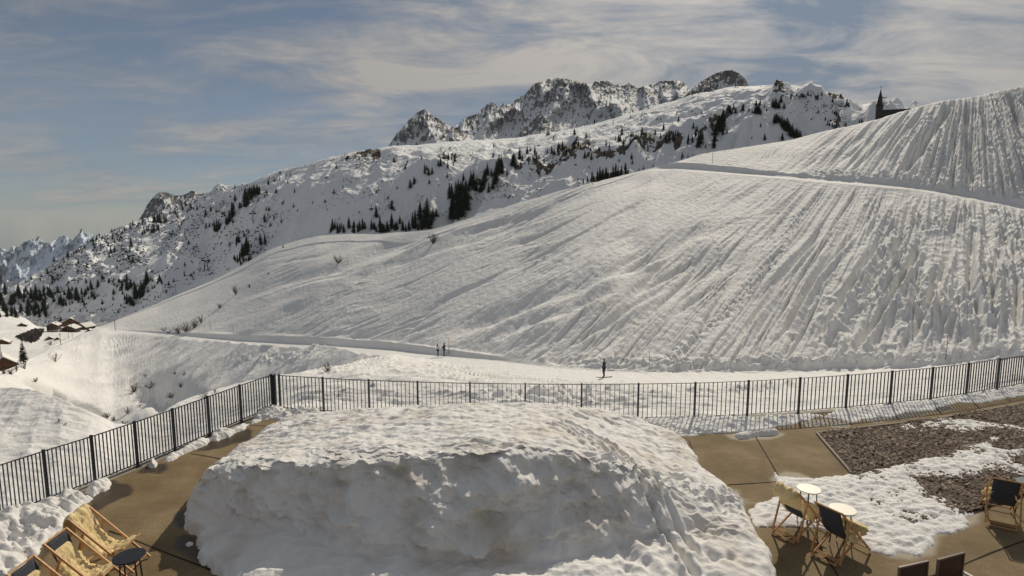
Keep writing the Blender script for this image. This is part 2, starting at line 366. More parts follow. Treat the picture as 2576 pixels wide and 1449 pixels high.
# snow-cut stream bank at the gully floor
dd, t, _ = seg_d(U, V, [(60, 955), (130, 985), (165, 1008), (215, 1030), (262, 1052)])
dZ += -4.0*gauss(dd/5)
dZ += below*.10*fbm(X*.35, Y*.35, 4, 110)
dZ += (hill+.3)*.05*fbm(X*1.1, Y*1.1, 3, 111)
piste = (1-hill)*(1-below)
dZ *= .35+.65*sstep(0, 34, V-CR)
dZ *= 1-.92*np.clip(onroad, 0, 1)*(np.abs(V-RD) < 5)
Z = Z+dZ
grid_mesh('hill', X, Y, Z, snow_mid); tag(bpy.data.objects['hill'], kind='structure')

# --- village ground on the left
V0 = fam((-300, 1010, 150), (0, 975, 178), (300, 930, 228), (420, 900, 245))
Va = fam((-300, 925, 192), (0, 915, 206), (60, 905, 218), (140, 880, 240), (300, 870, 280), (420, 870, 300))
Vb = fam((-300, 868, 300), (0, 862, 310), (30, 868, 300), (60, 872, 300), (110, 872, 300), (170, 862, 300), (300, 855, 310), (420, 850, 320))
Vc = fam((-300, 835, 440), (0, 829, 450), (110, 828, 455), (200, 836, 430), (300, 836, 430), (420, 830, 430))
Vd = fam((-300, 770, 560), (-60, 764, 560), (0, 773, 560), (35, 787, 560), (67, 801, 560), (90, 818, 555), (130, 822, 545), (200, 820, 550), (300, 818, 550), (420, 812, 550))
Ve = Vd.copy(); Ve[:, 1] += 45; Ve[:, 2] *= 1.2
U, V, X, Y, Z = patch([V0, Va, Vb, Vc, Vd, Ve], -300, 420, 1.6, [20, 40, 30, 36, 8], su=6, st=3)
Z = Z+1.0*fbm(X*.03, Y*.03, 5, 201)*sstep(0, 8, np.arange(U.shape[0]))[:, None]
# road bench and the boulder bank under it
Z += -1.8*gauss((V-830+.12*(U-40))/3.0)*sstep(130, 90, U)
rk = sstep(-3, 3, poly_sd(U, V, [(36, 848), (66, 836), (88, 826), (112, 828), (108, 838), (96, 856), (78, 862), (58, 858), (40, 850)]))
Z += rk*1.8*np.abs(fbm(X*.22, Y*.22, 4, 205))
rk2 = sstep(-2, 3, poly_sd(U, V, [(-40, 885), (8, 886), (20, 898), (34, 918), (38, 926), (20, 932), (-40, 950)]))
snow_vill = snow_mat('snow_village', .25, .5, base=(.82, .81, .79), dsc=.03, rock=True, rsc=.35, rockc=((.02, .02, .02), (.13, .11, .09)))
grid_mesh('village_ground', X, Y, Z, snow_vill, attrs={'rock': rk}); tag(bpy.data.objects['village_ground'], kind='structure')

# --- ski mountain behind the hill
C0 = fam((-300, 850, 700), (0, 832, 640), (100, 826, 620), (180, 824, 600), (270, 815, 560), (500, 760, 470), (640, 690, 430), (830, 630, 400), (985, 625, 385), (1300, 545, 375), (1500, 490, 375), (1740, 425, 370), (2050, 365, 360), (2170, 340, 360), (2300, 310, 360), (2420, 290, 360))
C1 = fam((-300, 838, 740), (0, 765, 668), (100, 732, 690), (200, 690, 660), (270, 660, 670), (400, 625, 660), (500, 590, 630), (640, 540, 510), (740, 505, 480), (830, 462, 462), (900, 442, 462), (985, 432, 462), (1100, 428, 450), (1200, 424, 432), (1290, 418, 424), (1400, 388, 422), (1500, 372, 420), (1600, 350, 420), (1700, 325, 421), (1830, 288, 422), (1950, 245, 420), (2050, 250, 405), (2170, 285, 390), (2300, 292, 390), (2420, 300, 390))
C2 = fam((-300, 832, 760), (-60, 762, 700), (0, 741, 690), (60, 704, 700), (100, 684, 712), (130, 665, 715), (160, 645, 715), (180, 634, 715), (235, 598, 715), (270, 585, 706), (300, 571, 705), (360, 549, 718), (420, 528, 735), (510, 490, 700), (560, 470, 650), (600, 466, 605), (640, 456, 556), (700, 428, 560), (760, 415, 560), (830, 394, 575), (870, 385, 590), (985, 367, 700), (1060, 362, 760), (1180, 352, 860), (1300, 345, 960), (1400, 330, 900), (1480, 314, 830), (1560, 292, 790), (1650, 266, 720), (1740, 240, 640), (1800, 228, 600), (1870, 215, 575), (1920, 212, 560), (1950, 213, 545), (2010, 218, 520), (2050, 225, 505), (2110, 240, 490), (2170, 264, 474), (2200, 259, 480), (2240, 256, 480), (2262, 266, 470), (2285, 278, 465), (2350, 300, 460), (2420, 320, 460))
for A, kk in ((C1, .50), (C2, 1.15)):
    y0_ = np.interp(A[:, 0], C0[:, 0], C0[:, 2]); A[:, 2] += kk*np.interp(A[:, 0], [-300, 700, 950], [1, 1, 0])*np.maximum(np.interp(A[:, 0], C1[:, 0], C1[:, 2])-y0_, 20)
Cb = C2.copy(); Cb[:, 1] += 30; Cb[:, 2] *= 1.25
uu_ = np.arange(-300, 2421, 20.); k_ = gauss((uu_-455)/85)
vs_ = np.interp(uu_, C0[:, 0], C0[:, 1])*.5+np.interp(uu_, C1[:, 0], C1[:, 1])*.5; ys_ = 2/(1/np.interp(uu_, C0[:, 0], C0[:, 2])+1/np.interp(uu_, C1[:, 0], C1[:, 2]))
Cs = np.column_stack([uu_, vs_*(1-k_)+(694+.0*uu_)*k_, ys_*(1-k_)+562*k_])
U, V, X, Y, Z = patch([C0, Cs, C1, C2, Cb], -300, 2420, 1.8, [80, 110, 110, 8], su=14, st=5, skysmooth={3: 3}, ys=60)
SK = np.interp(U, C2[:, 0], C2[:, 1]); BN = np.interp(U, C1[:, 0], C1[:, 1])
fade = sstep(-1, 25, V-SK)*.8+.2
shelf = sstep(0, 14, BN-V)*sstep(800, 900, U)
dZ = fade*(7.0*fbm(X*.014, Y*.014, 4, 301)*(1-.35*shelf)+3.2*fbm(X*.05, Y*.05, 4, 305))
dZ += shelf*(2.6*ridged(X*.02, Y*.05, 4, 311)-1.3)*fade
left = sstep(800, 500, U)
bowl = gauss((U-455)/75)*gauss((V-715)/32)
dZ += left*fade*(5.0*ridged(X*.03+Y*.01, Y*.02, 4, 317)-2+1.0*fbm(X*.10, Y*.10, 3, 318))
dZ *= 1-.8*bowl
# ski run winding down on the left, flattened
# spurs on the face
dZ += fade*(1-shelf)*4.5*ridged(U*.011+V*.006, V*.004, 3, 331)*sstep(250, 420, U)
run = [(385, 612), (378, 640), (392, 665), (400, 690), (420, 700), (455, 700), (490, 705), (520, 700)]
dd, t, _ = seg_d(U, V, run)
Zb = Z.copy(); Z = Z+dZ
k = gauss(dd/22)*.85
Z = Z*(1-k)+(Zb+1.5)*k
# cliffs
def band(pts, w, s, thr=.0):
    dd, t, sd = seg_d(U, V, pts)
    n = fbm(U*.05, V*.07, 5, s, .6)
    wv = w*np.clip(.85+1.5*n, 0, 2.2)
    return sstep(1.25, .75, dd/np.maximum(wv, .5))*sstep(0, .04, t)*sstep(0, .04, 1-t)
rock = np.zeros(U.shape)
for pts, w, s in (([(1288, 424), (1330, 418), (1370, 424), (1410, 410), (1450, 388)], 12, 401), ([(1400, 400), (1445, 374), (1480, 378), (1530, 384), (1570, 366), (1620, 352), (1700, 346)], 9, 402),
                  ([(1690, 350), (1712, 362)], 9, 403), ([(1755, 352), (1775, 366)], 9, 404), ([(1780, 345), (1810, 320), (1838, 290)], 6, 405), ([(1175, 478), (1230, 470), (1262, 452)], 7, 406),
                  ([(868, 402), (900, 388), (960, 398)], 7, 407), ([(1100, 402), (1150, 396)], 5, 408), ([(1955, 228), (1965, 262)], 11, 409), ([(1985, 232), (2040, 232), (2075, 236)], 6, 410),
                  ([(2080, 240), (2135, 266)], 6, 411), ([(2085, 306), (2110, 325)], 6, 412), ([(1945, 240), (1972, 240)], 9, 413), ([(470, 535), (492, 528)], 3, 414)):
    rock = np.maximum(rock, band(pts, w, s))
rock = np.maximum(rock, .62*sstep(.42, .8, fbm(U*.03, V*.06, 4, 430))*sstep(1900, 1980, U)*(V < SK+60))
Z += rock*2.2*fbm(X*.18+Y*.05, Y*.18, 4, 440)
grid_mesh('ski_mountain', X, Y, Z, snow_far, attrs={'rock': rock*.9}); tag(bpy.data.objects['ski_mountain'], kind='structure')

# --- rocky peaks
def peak(name, top, base_v, y0, y1, u0, u1, du, rows, amp, jag, s, mtl, thr=(.25, .6), sx=.006, hard=1.0):
    top = np.array(top, float)
    us = top[:, 0]
    T = np.column_stack([us, top[:, 1], np.full(len(us), y1)]); Bs = np.column_stack([us, np.full(len(us), base_v) if np.isscalar(base_v) else np.interp(us, [b[0] for b in base_v], [b[1] for b in base_v]), np.full(len(us), y0)])
    Bk = T.copy(); Bk[:, 1] += (Bs[:, 1]-T[:, 1])*.6; Bk[:, 2] *= 1.3
    U, V, X, Y, Z = patch([Bs, T, Bk], u0, u1, du, [rows, 14], su=0, st=0)
    TP = np.interp(U, T[:, 0], T[:, 1]); BV = Bs[0, 1]
    hgt = np.clip((np.interp(U, Bs[:, 0], Bs[:, 1])-V)/np.maximum(np.interp(U, Bs[:, 0], Bs[:, 1])-TP, 4), 0, 1)
    R = ridged(U*sx*2.2+V*sx*.8, V*sx*1.6-U*sx*.5, 6, s, .55)
    D = .33*amp*(R-.7)*(.25+.75*np.sin(hgt*math.pi*.62))
    D += .8*jag*fbm(U*.09, V*.09, 5, s+20, .6)*(.3+.7*hgt)
    Y2 = Y-D*.9; sc = Y2/Y; X2 = X*sc; Z2 = HC+(Z-HC)*sc+jag*.16*noise(U*.22, V*.1, s+40)*hgt
    gy, gx = np.gradient(Z2); gy2, gx2 = np.gradient(Y2); st = np.abs(gy)/(np.abs(gy2)+1e-3)
    n = .45*fbm(U*.03, V*.045, 3, s+60, .6)+.8*fbm(U*.14+V*.03, V*.07, 4, s+64, .65)
    st = np.clip(st, 0, 3); st = (st-np.median(st))/2.0
    rock = sstep(thr[0], thr[1]+.06, .30+hard*.55*n+.22*st+.42*(hgt-.50))
    o = grid_mesh(name, X2, Y2, Z2, mtl, attrs={'rock': rock}); tag(o, kind='structure')
    return o
peak('rock_pyramid_peak', [(975, 372), (982, 360), (995, 340), (1008, 326), (1020, 312), (1032, 298), (1048, 285), (1060, 277), (1067, 274), (1075, 279), (1088, 291), (1105, 300), (1122, 312), (1140, 320), (1158, 331), (1175, 341), (1190, 352), (1230, 372)], 395, 1900, 2150, 975, 1225, 1.2, 90, 190, 14, 500, snow_peak, thr=(.28, .55))
peak('rock_massif', [(1100, 372), (1140, 322), (1160, 305), (1180, 292), (1200, 286), (1214, 273), (1225, 263), (1236, 257), (1248, 262), (1258, 272), (1266, 260), (1276, 262), (1286, 262), (1300, 248), (1320, 238), (1333, 222), (1345, 210), (1362, 205), (1378, 199), (1400, 196), (1424, 198), (1445, 203), (1462, 206), (1478, 210), (1486, 214), (1496, 205), (1512, 204), (1530, 204), (1545, 213), (1558, 212), (1570, 216), (1583, 207), (1592, 214), (1606, 222), (1622, 216), (1640, 211), (1662, 205), (1685, 202), (1705, 202), (1718, 206), (1728, 216), (1734, 226), (1760, 250), (1800, 275)], [(1100, 395), (1300, 375), (1500, 345), (1700, 285), (1800, 262)], 2500, 3050, 1100, 1800, 1.2, 140, 420, 26, 520, snow_peak, thr=(.33, .6))
peak('rock_spur', [(1290, 352), (1310, 330), (1330, 312), (1345, 298), (1362, 284), (1378, 300), (1395, 312), (1412, 328), (1430, 350)], 362, 2300, 2460, 1292, 1428, 1.2, 60, 120, 14, 545, snow_peak, thr=(.2, .42))
peak('rock_dome', [(1700, 262), (1728, 236), (1745, 219), (1765, 204), (1785, 192), (1805, 182), (1822, 178), (1840, 176), (1855, 182), (1866, 190), (1876, 200), (1882, 212), (1886, 222), (1900, 250)], [(1700, 275), (1900, 235)], 1500, 1600, 1702, 1898, 1.2, 60, 90, 9, 560, snow_peak, thr=(.05, .35))
peak('rock_shoulder', [(340, 560), (352, 549), (362, 532), (370, 516), (380, 502), (392, 489), (402, 484), (415, 483), (428, 487), (440, 492), (455, 491), (468, 488), (480, 480), (490, 481), (497, 489), (510, 487), (525, 484), (545, 480), (565, 480)], [(340, 580), (565, 490)], 1900, 2050, 342, 560, 1.2, 50, 120, 9, 580, snow_peak, thr=(.15, .4))
peak('snow_knob', [(528, 490), (538, 470), (548, 463), (553, 461), (560, 464), (572, 468), (590, 480)], 490, 900, 940, 530, 588, 1.2, 24, 20, 1.5, 590, snow_far, thr=(1.3, 1.6))
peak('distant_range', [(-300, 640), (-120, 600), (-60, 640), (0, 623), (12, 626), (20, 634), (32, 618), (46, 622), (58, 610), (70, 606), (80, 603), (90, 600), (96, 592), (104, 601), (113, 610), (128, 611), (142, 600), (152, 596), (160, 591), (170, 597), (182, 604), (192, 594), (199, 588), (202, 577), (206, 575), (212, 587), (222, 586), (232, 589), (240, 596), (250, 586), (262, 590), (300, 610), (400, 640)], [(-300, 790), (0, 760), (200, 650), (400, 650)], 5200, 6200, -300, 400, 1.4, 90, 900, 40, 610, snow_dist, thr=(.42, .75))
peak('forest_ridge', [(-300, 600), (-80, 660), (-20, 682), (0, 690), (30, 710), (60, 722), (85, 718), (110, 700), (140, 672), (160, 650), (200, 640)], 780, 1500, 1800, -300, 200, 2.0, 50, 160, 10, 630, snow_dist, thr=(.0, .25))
# ------------------------------------------------------------------ terrace
def z4(pts): return [g(1677.1+.375*a, 905.6+.375*b) for a, b in pts]
def zl(pts): return [g(.42137*a, 838.5+.42137*b) for a, b in pts]
def zm(pts): return [g(603.8+.3749*a, 905.6+.3749*b) for a, b in pts]
def gp(pts): return [g(a, b) for a, b in pts]
edge = list(FENCE_L)+list(FENCE_R)
off = .10
terr_poly = [(x-(off if i < len(FENCE_L) else 0), y+(off if i >= len(FENCE_L)-1 else 0)) for i, (x, y) in enumerate(edge)]+[(28, -3), (-14, -3)]
WET = [zl(p) for p in ([(530, 985), (665, 880), (760, 900), (795, 935), (785, 965), (690, 1000), (620, 1030), (590, 1100), (540, 1050)], [(810, 830), (890, 790), (1000, 770), (1000, 810), (960, 840), (850, 840)],
       [(1110, 715), (1250, 650), (1460, 560), (1505, 600), (1500, 630), (1440, 650), (1300, 690), (1180, 710)], [(1230, 1200), (1190, 1180), (1060, 1150), (1030, 1110), (1040, 1080), (1090, 1060), (1150, 1050)],
       [(1190, 1260), (1110, 1200), (1080, 1190), (1040, 1260), (1060, 1310), (1130, 1340), (1200, 1380), (1290, 1440), (1400, 1440), (1300, 1300)], [(330, 1200), (250, 1290), (200, 1360), (160, 1440), (230, 1449), (280, 1350), (400, 1220)], [(1330, 850), (1250, 890), (1230, 920), (1300, 880), (1400, 820)])]
WET += [z4(p) for p in ([(900, 420), (980, 395), (1100, 400), (1200, 420), (1200, 450), (960, 450)], [(1260, 380), (1500, 340), (1700, 325), (1900, 300), (1930, 330), (1600, 390), (1400, 420)])]
SLUSH_POLY = [z4([(1000, 1080), (1340, 1170), (1370, 1260), (1480, 1330), (1640, 1345), (1800, 1310), (1835, 1200), (1960, 1150), (2100, 1090), (2125, 1010), (2000, 960), (1000, 900)]), z4([(720, 770), (700, 800), (720, 830), (1000, 810), (960, 780), (880, 750), (800, 745)]), z4([(380, 500), (420, 530), (500, 545), (700, 535), (800, 505), (790, 490), (640, 480)]), z4([(410, 850), (490, 870), (500, 900), (470, 920), (540, 960), (760, 950), (740, 935), (640, 960), (560, 960)])]
cs = .055
gx = np.arange(-13, 28, cs); gy = np.arange(5.5, 25, cs)
X, Y = np.meshgrid(gx, gy)
nz = .10*fbm(X*1.3, Y*1.3, 4, 700)
wet = np.zeros(X.shape); slush = np.zeros(X.shape)
for p in WET: wet = np.maximum(wet, sstep(-.03, .03, poly_sd(X, Y, p)+nz))
for p in SLUSH_POLY: slush = np.maximum(slush, sstep(-.05, .10, poly_sd(X, Y, p)+nz*.4))
concrete = mat('terrace_concrete', (.2, .15, .09), .8, 0, .2); t = NT(concrete); v = t.coord()
c = t.ramp(t.noise(v, .9, 8, .65), [(.3, (.165, .118, .060)), (.5, (.24, .178, .094)), (.68, (.33, .255, .15))])
c = t.mix(t.ramp(t.noise(v, 38, 4, .7), [(.40, (0, 0, 0)), (.62, (.6, .6, .6))]), c, (.11, .08, .05))
scr = t.add('ShaderNodeMapping'); scr.inputs['Scale'].default_value = (.5, 7, 1); scr.inputs['Rotation'].default_value = (0, 0, .6); t.l.new(v, scr.inputs[0])
c = t.mix(t.ramp(t.noise(scr.outputs[0], 1.1, 5, .7), [(.60, (0, 0, 0)), (.68, (.35, .35, .35)), (.72, (0, 0, 0))]), c, (.36, .30, .21))
wa = t.attr('wet'); c = t.mix(t.math('MULTIPLY', wa, .78), c, (.035, .024, .014))
sa = t.attr('slush'); c = t.mix(t.math('MULTIPLY', sa, t.ramp(t.noise(v, 45, 4, .7), [(.3, (.15, .15, .15)), (.6, (.9, .9, .9))])), c, (.50, .46, .38)); t.col(c)
t.l.new(t.math('SUBTRACT', .85, t.math('MULTIPLY', wa, .62)), t.b.inputs['Roughness'])
t.bump(t.noise(v, 60, 4, .7), .004, 1)
Zt = .006*fbm(X*.8, Y*.8, 3, 710)
o = grid_mesh('terrace_floor', X, Y, Zt, concrete, keep=poly_sd(X, Y, terr_poly) > -.02, attrs={'wet': wet, 'slush': slush}); tag(o, kind='structure')
# retaining edge under the fence and the near apron under the camera
kerb = mat('edge_concrete', (.30, .27, .22), .8)
mb = MB()
for run in (FENCE_L, FENCE_R):
    for a, b in zip(run[:-1], run[1:]): mb.bar((a[0], a[1], -.52), (b[0], b[1], -.52), .26, 1.05, side=(b[1]-a[1], a[0]-b[0], 0))
o = mb.build('terrace_edge', kerb); tag(o, kind='structure')
mb = MB(); mb.box(-13, 27.9, -3, 5.5, -.1, .0); o = mb.build('terrace_apron', concrete); tag(o, kind='structure')
# slab joints
jm = mat('joint_dark', (.03, .022, .015), .9); mb = MB()
for pts in (zl([(650, 1180), (780, 1225), (900, 1275), (1040, 1330), (1200, 1390), (1350, 1450)]), zl([(1140, 720), (1240, 735), (1370, 760)]), z4([(600, 520), (640, 590), (700, 690), (740, 760), (790, 840)]), z4([(410, 838), (560, 830), (740, 818)]),
            z4([(600, 1120), (720, 1122), (830, 1120), (960, 1130)]), z4([(900, 1050), (980, 1160), (1060, 1310), (1150, 1449), (1200, 1520)]), z4([(1500, 1540), (1780, 1449), (2000, 1370), (2180, 1292), (2397, 1215), (2600, 1150)]), z4([(150, 545), (180, 620), (215, 690)])):
    for a, b in zip(pts[:-1], pts[1:]):
        mb.bar((a[0], a[1], .006), (b[0], b[1], .006), .022, .006, side=(b[1]-a[1], a[0]-b[0], 0))
o = mb.build('paving_joint', jm); tag(o, kind='structure')
# gravel bed
grav_poly = z4([(1005, 495), (1240, 468), (1500, 438), (1760, 405), (1900, 385), (2080, 350), (2350, 308), (2700, 240), (3100, 200), (3100, 800), (2397, 915), (2040, 1030), (1880, 1060), (1500, 1130), (1330, 900), (1240, 768)])
X, Y = np.meshgrid(np.arange(4, 22, .024), np.arange(9.5, 19.5, .024))
def pebbles(X, Y, s, seed):
    ix = np.floor(X/s).astype(int); iy = np.floor(Y/s).astype(int); best = np.full(X.shape, 9.); idv = np.zeros(X.shape)
    for dx in (-1, 0, 1):
        for dy in (-1, 0, 1):
            a = _h(ix+dx, iy+dy, seed)/4096.; b = _h(ix+dx, iy+dy, seed+1)/4096.
            d = np.hypot(X/s-(ix+dx+a), (Y/s-(iy+dy+b))*1.2)/(.55+.5*_h(ix+dx, iy+dy, seed+2)/4096.)
            m = d < best; best = np.where(m, d, best); idv = np.where(m, _h(ix+dx, iy+dy, seed+3)/4096., idv)
    return best, idv
pd, pid = pebbles(X, Y, .052, 800)
sdg = poly_sd(X, Y, grav_poly)
Zg = -.01+.075*np.sqrt(np.clip(1-pd*pd, 0, 1))*(.5+.8*pid)+.03*fbm(X*.8, Y*.8, 3, 805)
gm = mat('gravel_stone', (.2, .15, .1), .85); t = NT(gm)
c = t.ramp(t.attr('stone'), [(0, (.025, .018, .012)), (.35, (.078, .055, .042)), (.65, (.14, .105, .08)), (.88, (.25, .20, .155)), (1, (.44, .38, .31))]); t.col(c); t.bump(t.noise(t.coord(), 90, 3), .004, .6)
o = grid_mesh('gravel', X, Y, Zg, gm, keep=sdg > .01, attrs={'stone': pid}); tag(o, 'bed of coarse brown pebbles beside the concrete path', 'gravel', kind='stuff')
mb = MB()
cp = z4([(1005, 495), (1240, 468), (1500, 438), (1760, 405), (1900, 385), (2080, 350), (2350, 308), (2700, 240)])
for a, b in zip(cp[:-1], cp[1:]): mb.bar((a[0], a[1], .0), (b[0], b[1], .0), .05, .11, side=(b[1]-a[1], a[0]-b[0], 0))
a, b = z4([(1005, 495), (1240, 768)]); mb.bar((a[0], a[1], .0), (b[0], b[1], .0), .05, .11, side=(b[1]-a[1], a[0]-b[0], 0))
o = mb.build('gravel_kerb', kerb); tag(o, kind='structure')

# ------------------------------------------------------------------ snow on the terrace
snow_patch_m = snow_mat('snow_patch', 14, .030, base=(.82, .81, .79), dirty=(.55, .50, .42), dsc=3, dlo=.62)
def snow_patch(name, poly, T, cell=.035, rough=1.0, seed=0, ramp=.18, m=None, extra=None, label=None, cat='snow patch'):
    p = np.array(poly); x0, y0 = p.min(0)-.3; x1, y1 = p.max(0)+.3
    X, Y = np.meshgrid(np.arange(x0, x1, cell), np.arange(y0, y1, cell))
    d = poly_sd(X, Y, poly)+.10*rough*fbm(X*2.2, Y*2.2, 5, seed, .6)
    h = T*(1-np.exp(-np.clip(d, 0, 9)/ramp))*(1+.5*fbm(X*1.1, Y*1.1, 3, seed+3))
    h = h+rough*T*.30*fbm(X*4.2, Y*7, 4, seed+7, .6)*sstep(0, .1, d)-rough*T*.35*ridged(X*2.6, Y*4.5, 3, seed+9)*sstep(0, .2, d)
    h = np.maximum(h, .016)
    h = np.where(d > 0, h+.012*sstep(0, .02, d), -.05*sstep(0, -.05, d)+.0)
    if extra is not None: h = extra(X, Y, h, d)
    o = grid_mesh(name, X, Y, h, m or snow_patch_m, keep=d > -.03)
    return tag(o, label, cat)
big = z4([(730, 760), (760, 790), (900, 802), (1100, 787), (1240, 767), (1400, 740), (1600, 700), (1750, 660), (1880, 640), (1960, 582), (1945, 570), (2020, 565), (2130, 553), (2200, 525), (2250, 520), (2240, 540), (2160, 572), (2220, 600), (2300, 612), (2360, 590), (2450, 585), (2560, 560), (2560, 640), (2397, 640), (2315, 652), (2345, 700), (2450, 730), (2560, 720), (2560, 800), (2397, 800), (2300, 760), (2250, 742), (2190, 770), (2100, 770), (2050, 815), (1950, 800), (1850, 792), (1760, 785), (1700, 790), (1690, 815), (1710, 850), (1760, 910), (1870, 930), (1960, 990), (2040, 1035), (2030, 1100), (1980, 1132), (1880, 1160), (1810, 1180), (1775, 1240), (1750, 1280), (1690, 1302), (1600, 1298), (1560, 1290), (1520, 1310), (1400, 1290), (1340, 1240), (1250, 1180), (1050, 1130), (830, 1118), (700, 1112), (610, 1112), (560, 1010), (600, 968), (700, 945), (740, 932), (760, 880), (735, 850), (745, 800)])
snow_patch('snow_patch', big, .09, .036, .9, 900, label='broad tongue of rough melting snow across gravel and concrete')
snow_patch('snow_patch', z4([(1575, 462), (1620, 432), (1750, 402), (1900, 395), (2100, 412), (2330, 442), (2450, 470), (2450, 490), (2330, 470), (2200, 460), (2060, 490), (1960, 500), (1870, 490), (1800, 525), (1760, 515), (1740, 500), (1790, 480), (1700, 485), (1620, 480)]), .07, .03, 1.0, 910, label='thin lacy snow patch lying on the gravel near the fence path')
snow_patch('snow_patch', z4([(2020, 530), (2050, 515), (2080, 530), (2060, 555), (2030, 560)]), .06, .02, .4, 912, label='small round snow remnant on the gravel above the snow tongue')
snow_patch('snow_patch', z4([(2305, 530), (2330, 522), (2355, 530), (2340, 543), (2315, 543)]), .06, .02, .3, 913, label='tiny snow remnant on gravel near the right fence')
snow_patch('snow_patch', z4([(1150, 322), (1210, 318), (1300, 318), (1500, 292), (1700, 275), (1800, 262), (2010, 228), (2210, 192), (2397, 165), (2600, 130), (2600, 200), (2397, 240), (2250, 262), (2100, 290), (1950, 285), (1800, 330), (1700, 345), (1600, 355), (1500, 385), (1350, 395), (1240, 425), (1160, 400), (1060, 385)]), .13, .04, .8, 915, ramp=.3, label='snow strip under the right half of the long fence')
snow_patch('snow_patch', z4([(-620, 360), (-420, 395), (-120, 400), (60, 385), (170, 360), (420, 372), (560, 385), (880, 365), (1000, 362), (1060, 378), (960, 398), (900, 415), (820, 435), (700, 458), (560, 472), (430, 492), (250, 500), (75, 512), (20, 490), (-100, 470), (-400, 440)]), .16, .04, .9, 918, ramp=.25, label='snow strip under the middle of the long fence beside the mound')
snow_patch('snow_chunk', z4([(460, 512), (480, 500), (560, 498), (640, 490), (720, 482), (760, 492), (740, 500), (640, 510), (560, 525), (480, 530)]), .14, .018, .5, 920, ramp=.06, label='long narrow snow chunk on concrete path', cat='snow chunk')
snow_patch('snow_bank', zl([(-500, 1000), (-60, 1110), (130, 1075), (230, 1010), (330, 985), (400, 950), (470, 950), (532, 985), (500, 1020), (440, 1060), (440, 1140), (380, 1170), (290, 1230), (250, 1300), (230, 1340), (180, 1345), (130, 1430), (90, 1520), (-500, 1520)]), .34, .035, .9, 925, ramp=.35, label='rough snow bank behind the deckchairs beside the left fence', cat='snow bank')
snow_patch('snow_chunk', zl([(505, 960), (550, 900), (600, 885), (640, 878), (668, 895), (650, 930), (600, 950), (560, 972)]), .26, .02, .5, 930, ramp=.12, label='rounded snow chunk on wet concrete at the left fence', cat='snow chunk')
snow_patch('snow_chunk', zl([(885, 795), (900, 772), (922, 766), (938, 780), (922, 802), (900, 806)]), .16, .015, .3, 932, ramp=.07, label='small snow lump at the foot of the left fence', cat='snow chunk')
snow_patch('snow_patch', zl([(965, 768), (1010, 735), (1110, 688), (1190, 640), (1245, 638), (1242, 668), (1170, 692), (1100, 722), (1050, 748), (1000, 772)]), .17, .02, .5, 934, ramp=.10, label='lumpy snow ribbon along the left fence, nearer one', cat='snow patch')
snow_patch('snow_patch', zl([(1248, 642), (1262, 602), (1330, 578), (1390, 585), (1450, 545), (1480, 555), (1465, 572), (1400, 597), (1370, 622), (1290, 645)]), .17, .02, .5, 936, ramp=.10, label='lumpy snow ribbon along the left fence, farther one', cat='snow patch')
snow_patch('snow_bank', zm([(-10, 452), (70, 420), (110, 368), (190, 318), (300, 325), (440, 335), (600, 330), (500, 400), (380, 405), (330, 418), (220, 398), (150, 402), (100, 432), (20, 462)]), .26, .025, .7, 938, ramp=.2, label='crumbly snow piled in the fence corner', cat='snow bank')
snow_patch('snow_chunk', zl([(1112, 1262), (1130, 1250), (1150, 1254), (1148, 1266), (1125, 1272)]), .05, .012, .2, 940, ramp=.04, label='tiny snow scrap on the wet concrete by the mound', cat='snow chunk')
# ------------------------------------------------------------------ the snow mound
out_px = [(745, 1062), (700, 1088), (640, 1122), (600, 1148), (575, 1168), (560, 1200), (520, 1232), (490, 1252), (465, 1285), (457, 1310), (475, 1335), (500, 1352), (508, 1372), (500, 1390), (520, 1412), (545, 1440), (575, 1480), (640, 1600), (1900, 1600), (1952, 1500), (1945, 1420), (1928, 1375), (1905, 1335), (1880, 1290), (1840, 1245), (1795, 1202), (1755, 1168), (1738, 1125), (1712, 1100), (1690, 1092), (1600, 1080), (1460, 1060), (1300, 1056), (1000, 1050), (800, 1048)]
OUT = gp(out_px)
xs_ = np.arange(-7.4, 5.4, .024)
ywx = np.interp(xs_, [-7.4, -6.6, -6.1, -5, -4, -2.6, -.25, .75, 1.8, 3, 5.4], [10.9, 10.9, 10.45, 9.85, 9.45, 9.1, 8.85, 8.95, 9.3, 9.7, 10.1]); ywx = smooth1(ywx, 30)
rws = [7.2+(ywx-.25-7.2)*k/60 for k in range(60)]+[ywx-.25+2.0*k/215 for k in range(215)]+[ywx+1.75+(17.6-ywx-1.75)*k/210 for k in range(211)]
Y = np.array(rws); X = np.broadcast_to(xs_, Y.shape).copy()
d = poly_sd(X, Y, OUT)+.11*fbm(X*1.6, Y*1.6, 5, 950)
wob = .22*fbm(X*.55, Y*.4, 3, 955)
sfr = np.interp(X, [-6, -3, 0, 2], [1.9, 1.45, 1.30, 1.2])
Hp = np.interp(X, [-7, -5.6, -4.6, -3, -1, 1, 2, 6], [.85, 1.12, 1.30, 1.50, 1.68, 1.68, 1.6, 1.6])-.13*np.clip(Y-10.4, 0, 9)+.10*fbm(X*.5, Y*.5, 3, 957)
yw = np.interp(X, [-6.6, -6.1, -5, -4, -2.6, -.25, .75, 1.8, 3, 4.5], [10.9, 10.45, 9.85, 9.45, 9.1, 8.85, 8.95, 9.3, 9.7, 10.1])
yn = Y-yw+wob*.9+.07*fbm(X*1.6, Y*.9, 3, 960)
front = .28+sfr*yn
front = np.where(yn < 0, .28+.18*np.exp(yn*3)-.18, front)
xr = np.interp(Y, [8.5, 9.8, 11.4, 13.3, 14.5, 16], [4.5, 4.75, 4.85, 4.6, 4.75, 4.6])
right = .05+np.interp(Y, [9, 11, 13, 15], [.46, .40, .33, .29])*(xr-X)+.10*fbm(X*.8, Y*.8, 3, 963)
